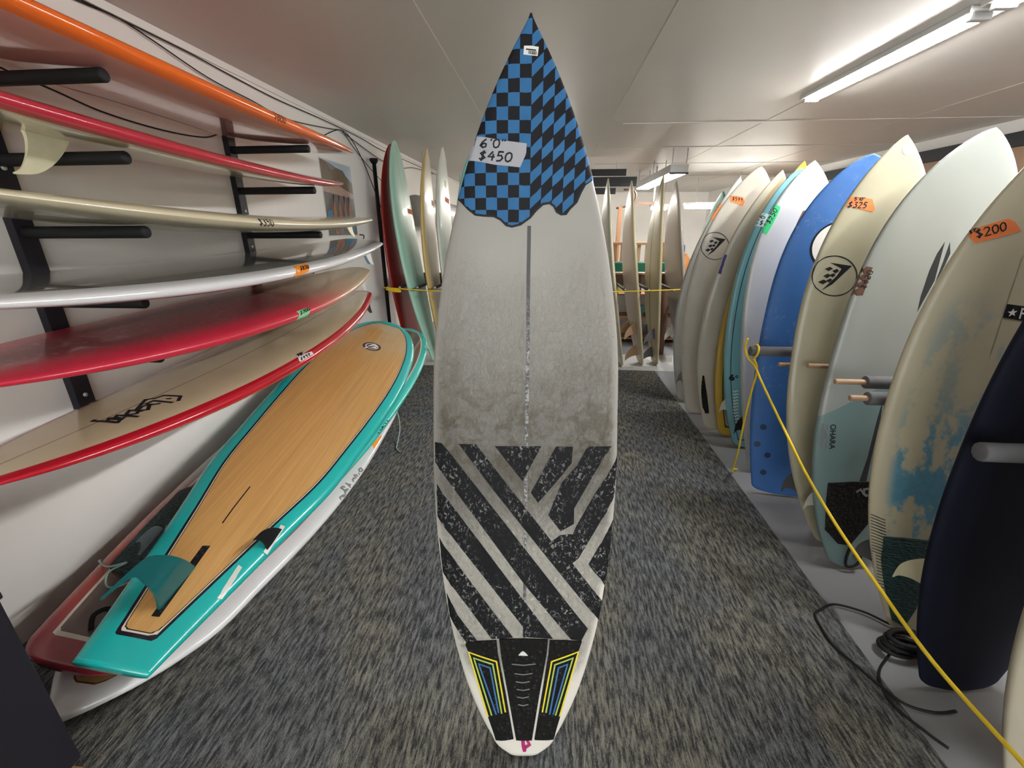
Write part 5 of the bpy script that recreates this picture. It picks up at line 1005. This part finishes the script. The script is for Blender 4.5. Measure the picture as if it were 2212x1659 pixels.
hk = empty('roof_hook', (1.25, 7.2, 1.70)); tube('hook_bar', smooth_pts([(-.25, 0, .0), (-.1, 0, .03), (.0, 0, .08), (.03, 0, .18), (-.02, 0, .25), (-.16, 0, .26)], 5), .014, 'wood_dark', hk, 8); box('hook_arm', (-.02, -.015, .05, .36, .015, .08), 'wood_dark', hk); tube('hook_stem', [(.3, 0, .08), (.3, 0, ZC-1.70-.0006)], .012, 'steel', hk, 8)
tag(hk, 'dark curved hook hanging beyond the far boards', 'hook')
# shelf with small goods low behind the far rack
sf = empty('goods_shelf', (.7, 5.55, .0005))
for zz in (.06, .34, .62): box('shelf_board', (0, 0, zz, 1.15, .28, zz+.018), 'wood_mid', sf)
for xx in (-.03, 1.151): box('shelf_side', (xx, 0, 0, xx+.029, .28, .72), 'wood_dark', sf)
box('shelf_back', (0, .281, .0, 1.15, .292, .72), 'paper', sf)
tag(sf, 'low open shelf of small goods behind the far board rack', 'shelf')
goods = [('fluorescent yellow box', (.55, .62, .02)), ('white carton', (.7, .7, .68)), ('orange carton', (.55, .22, .06)), ('navy box', (.02, .03, .12)), ('teal box', (.06, .30, .32)), ('black box', (.02, .02, .025)), ('green box', (.08, .35, .12)), ('pink-white box', (.6, .45, .45)), ('brown box', (.25, .12, .06)), ('pale blue box', (.30, .48, .58)), ('red box', (.40, .04, .03)), ('grey box', (.30, .30, .30))]
pos = ('third shelf', 'middle shelf', 'lowest shelf'); ordn = ('left end', 'left of centre', 'right of centre', 'right end')
for k, (nm, c) in enumerate(goods):
    lev = k % 3; col_ = k//3; z = (.639, .359, .079)[lev]; x = .7+.06+col_*.275+R.uniform(0, .05); wdt = R.uniform(.10, .17); hgt = R.uniform(.10, .20)
    g = empty('carton', (x+wdt/2, 5.64, z)); mt = plain(nm.replace(' ', '_'), c, .5)
    box('carton_body', (-wdt/2, -.05, 0, wdt/2, .06, hgt), mt, g, .003); box('carton_label', (-wdt*.3, -.0515, hgt*.3, wdt*.3, -.0502, hgt*.7), 'paper' if k % 2 else 'charcoal', g); box('carton_lid', (-wdt/2-.002, -.052, hgt+.0003, wdt/2+.002, .062, hgt+.012), mt, g)
    tag(g, '%s on the %s of the goods shelf, %s' % (nm, ('top board', 'middle board', 'bottom board')[lev], ordn[col_]), 'box', 'goods on the low far shelf')
cl = empty('display_figure', (2.0, 7.0, .0005)); tube('stand', [(0, 0, 0), (0, 0, .72)], .03, 'steel', cl, 10); tube('base', [(0, 0, 0), (0, 0, .02)], .16, 'steel', cl, 16)
mesh_obj('orange_garment', *tube_vf([(0, 0, .66), (0, 0, .75), (.02, 0, .92), (.02, 0, 1.05)], [.16, .17, .15, .06], 12), plain('orange_cloth', (.50, .21, .06), .8), cl, True)
mesh_obj('blue_hood', *tube_vf([(-.08, .0, .98), (-.09, 0, 1.08), (-.08, 0, 1.18), (-.07, 0, 1.24)], [.06, .13, .12, .03], 12), plain('blue_cloth', (.08, .27, .50), .8), cl, True)
tag(cl, 'orange and blue garment on a stand far back right of the rack', 'garment')
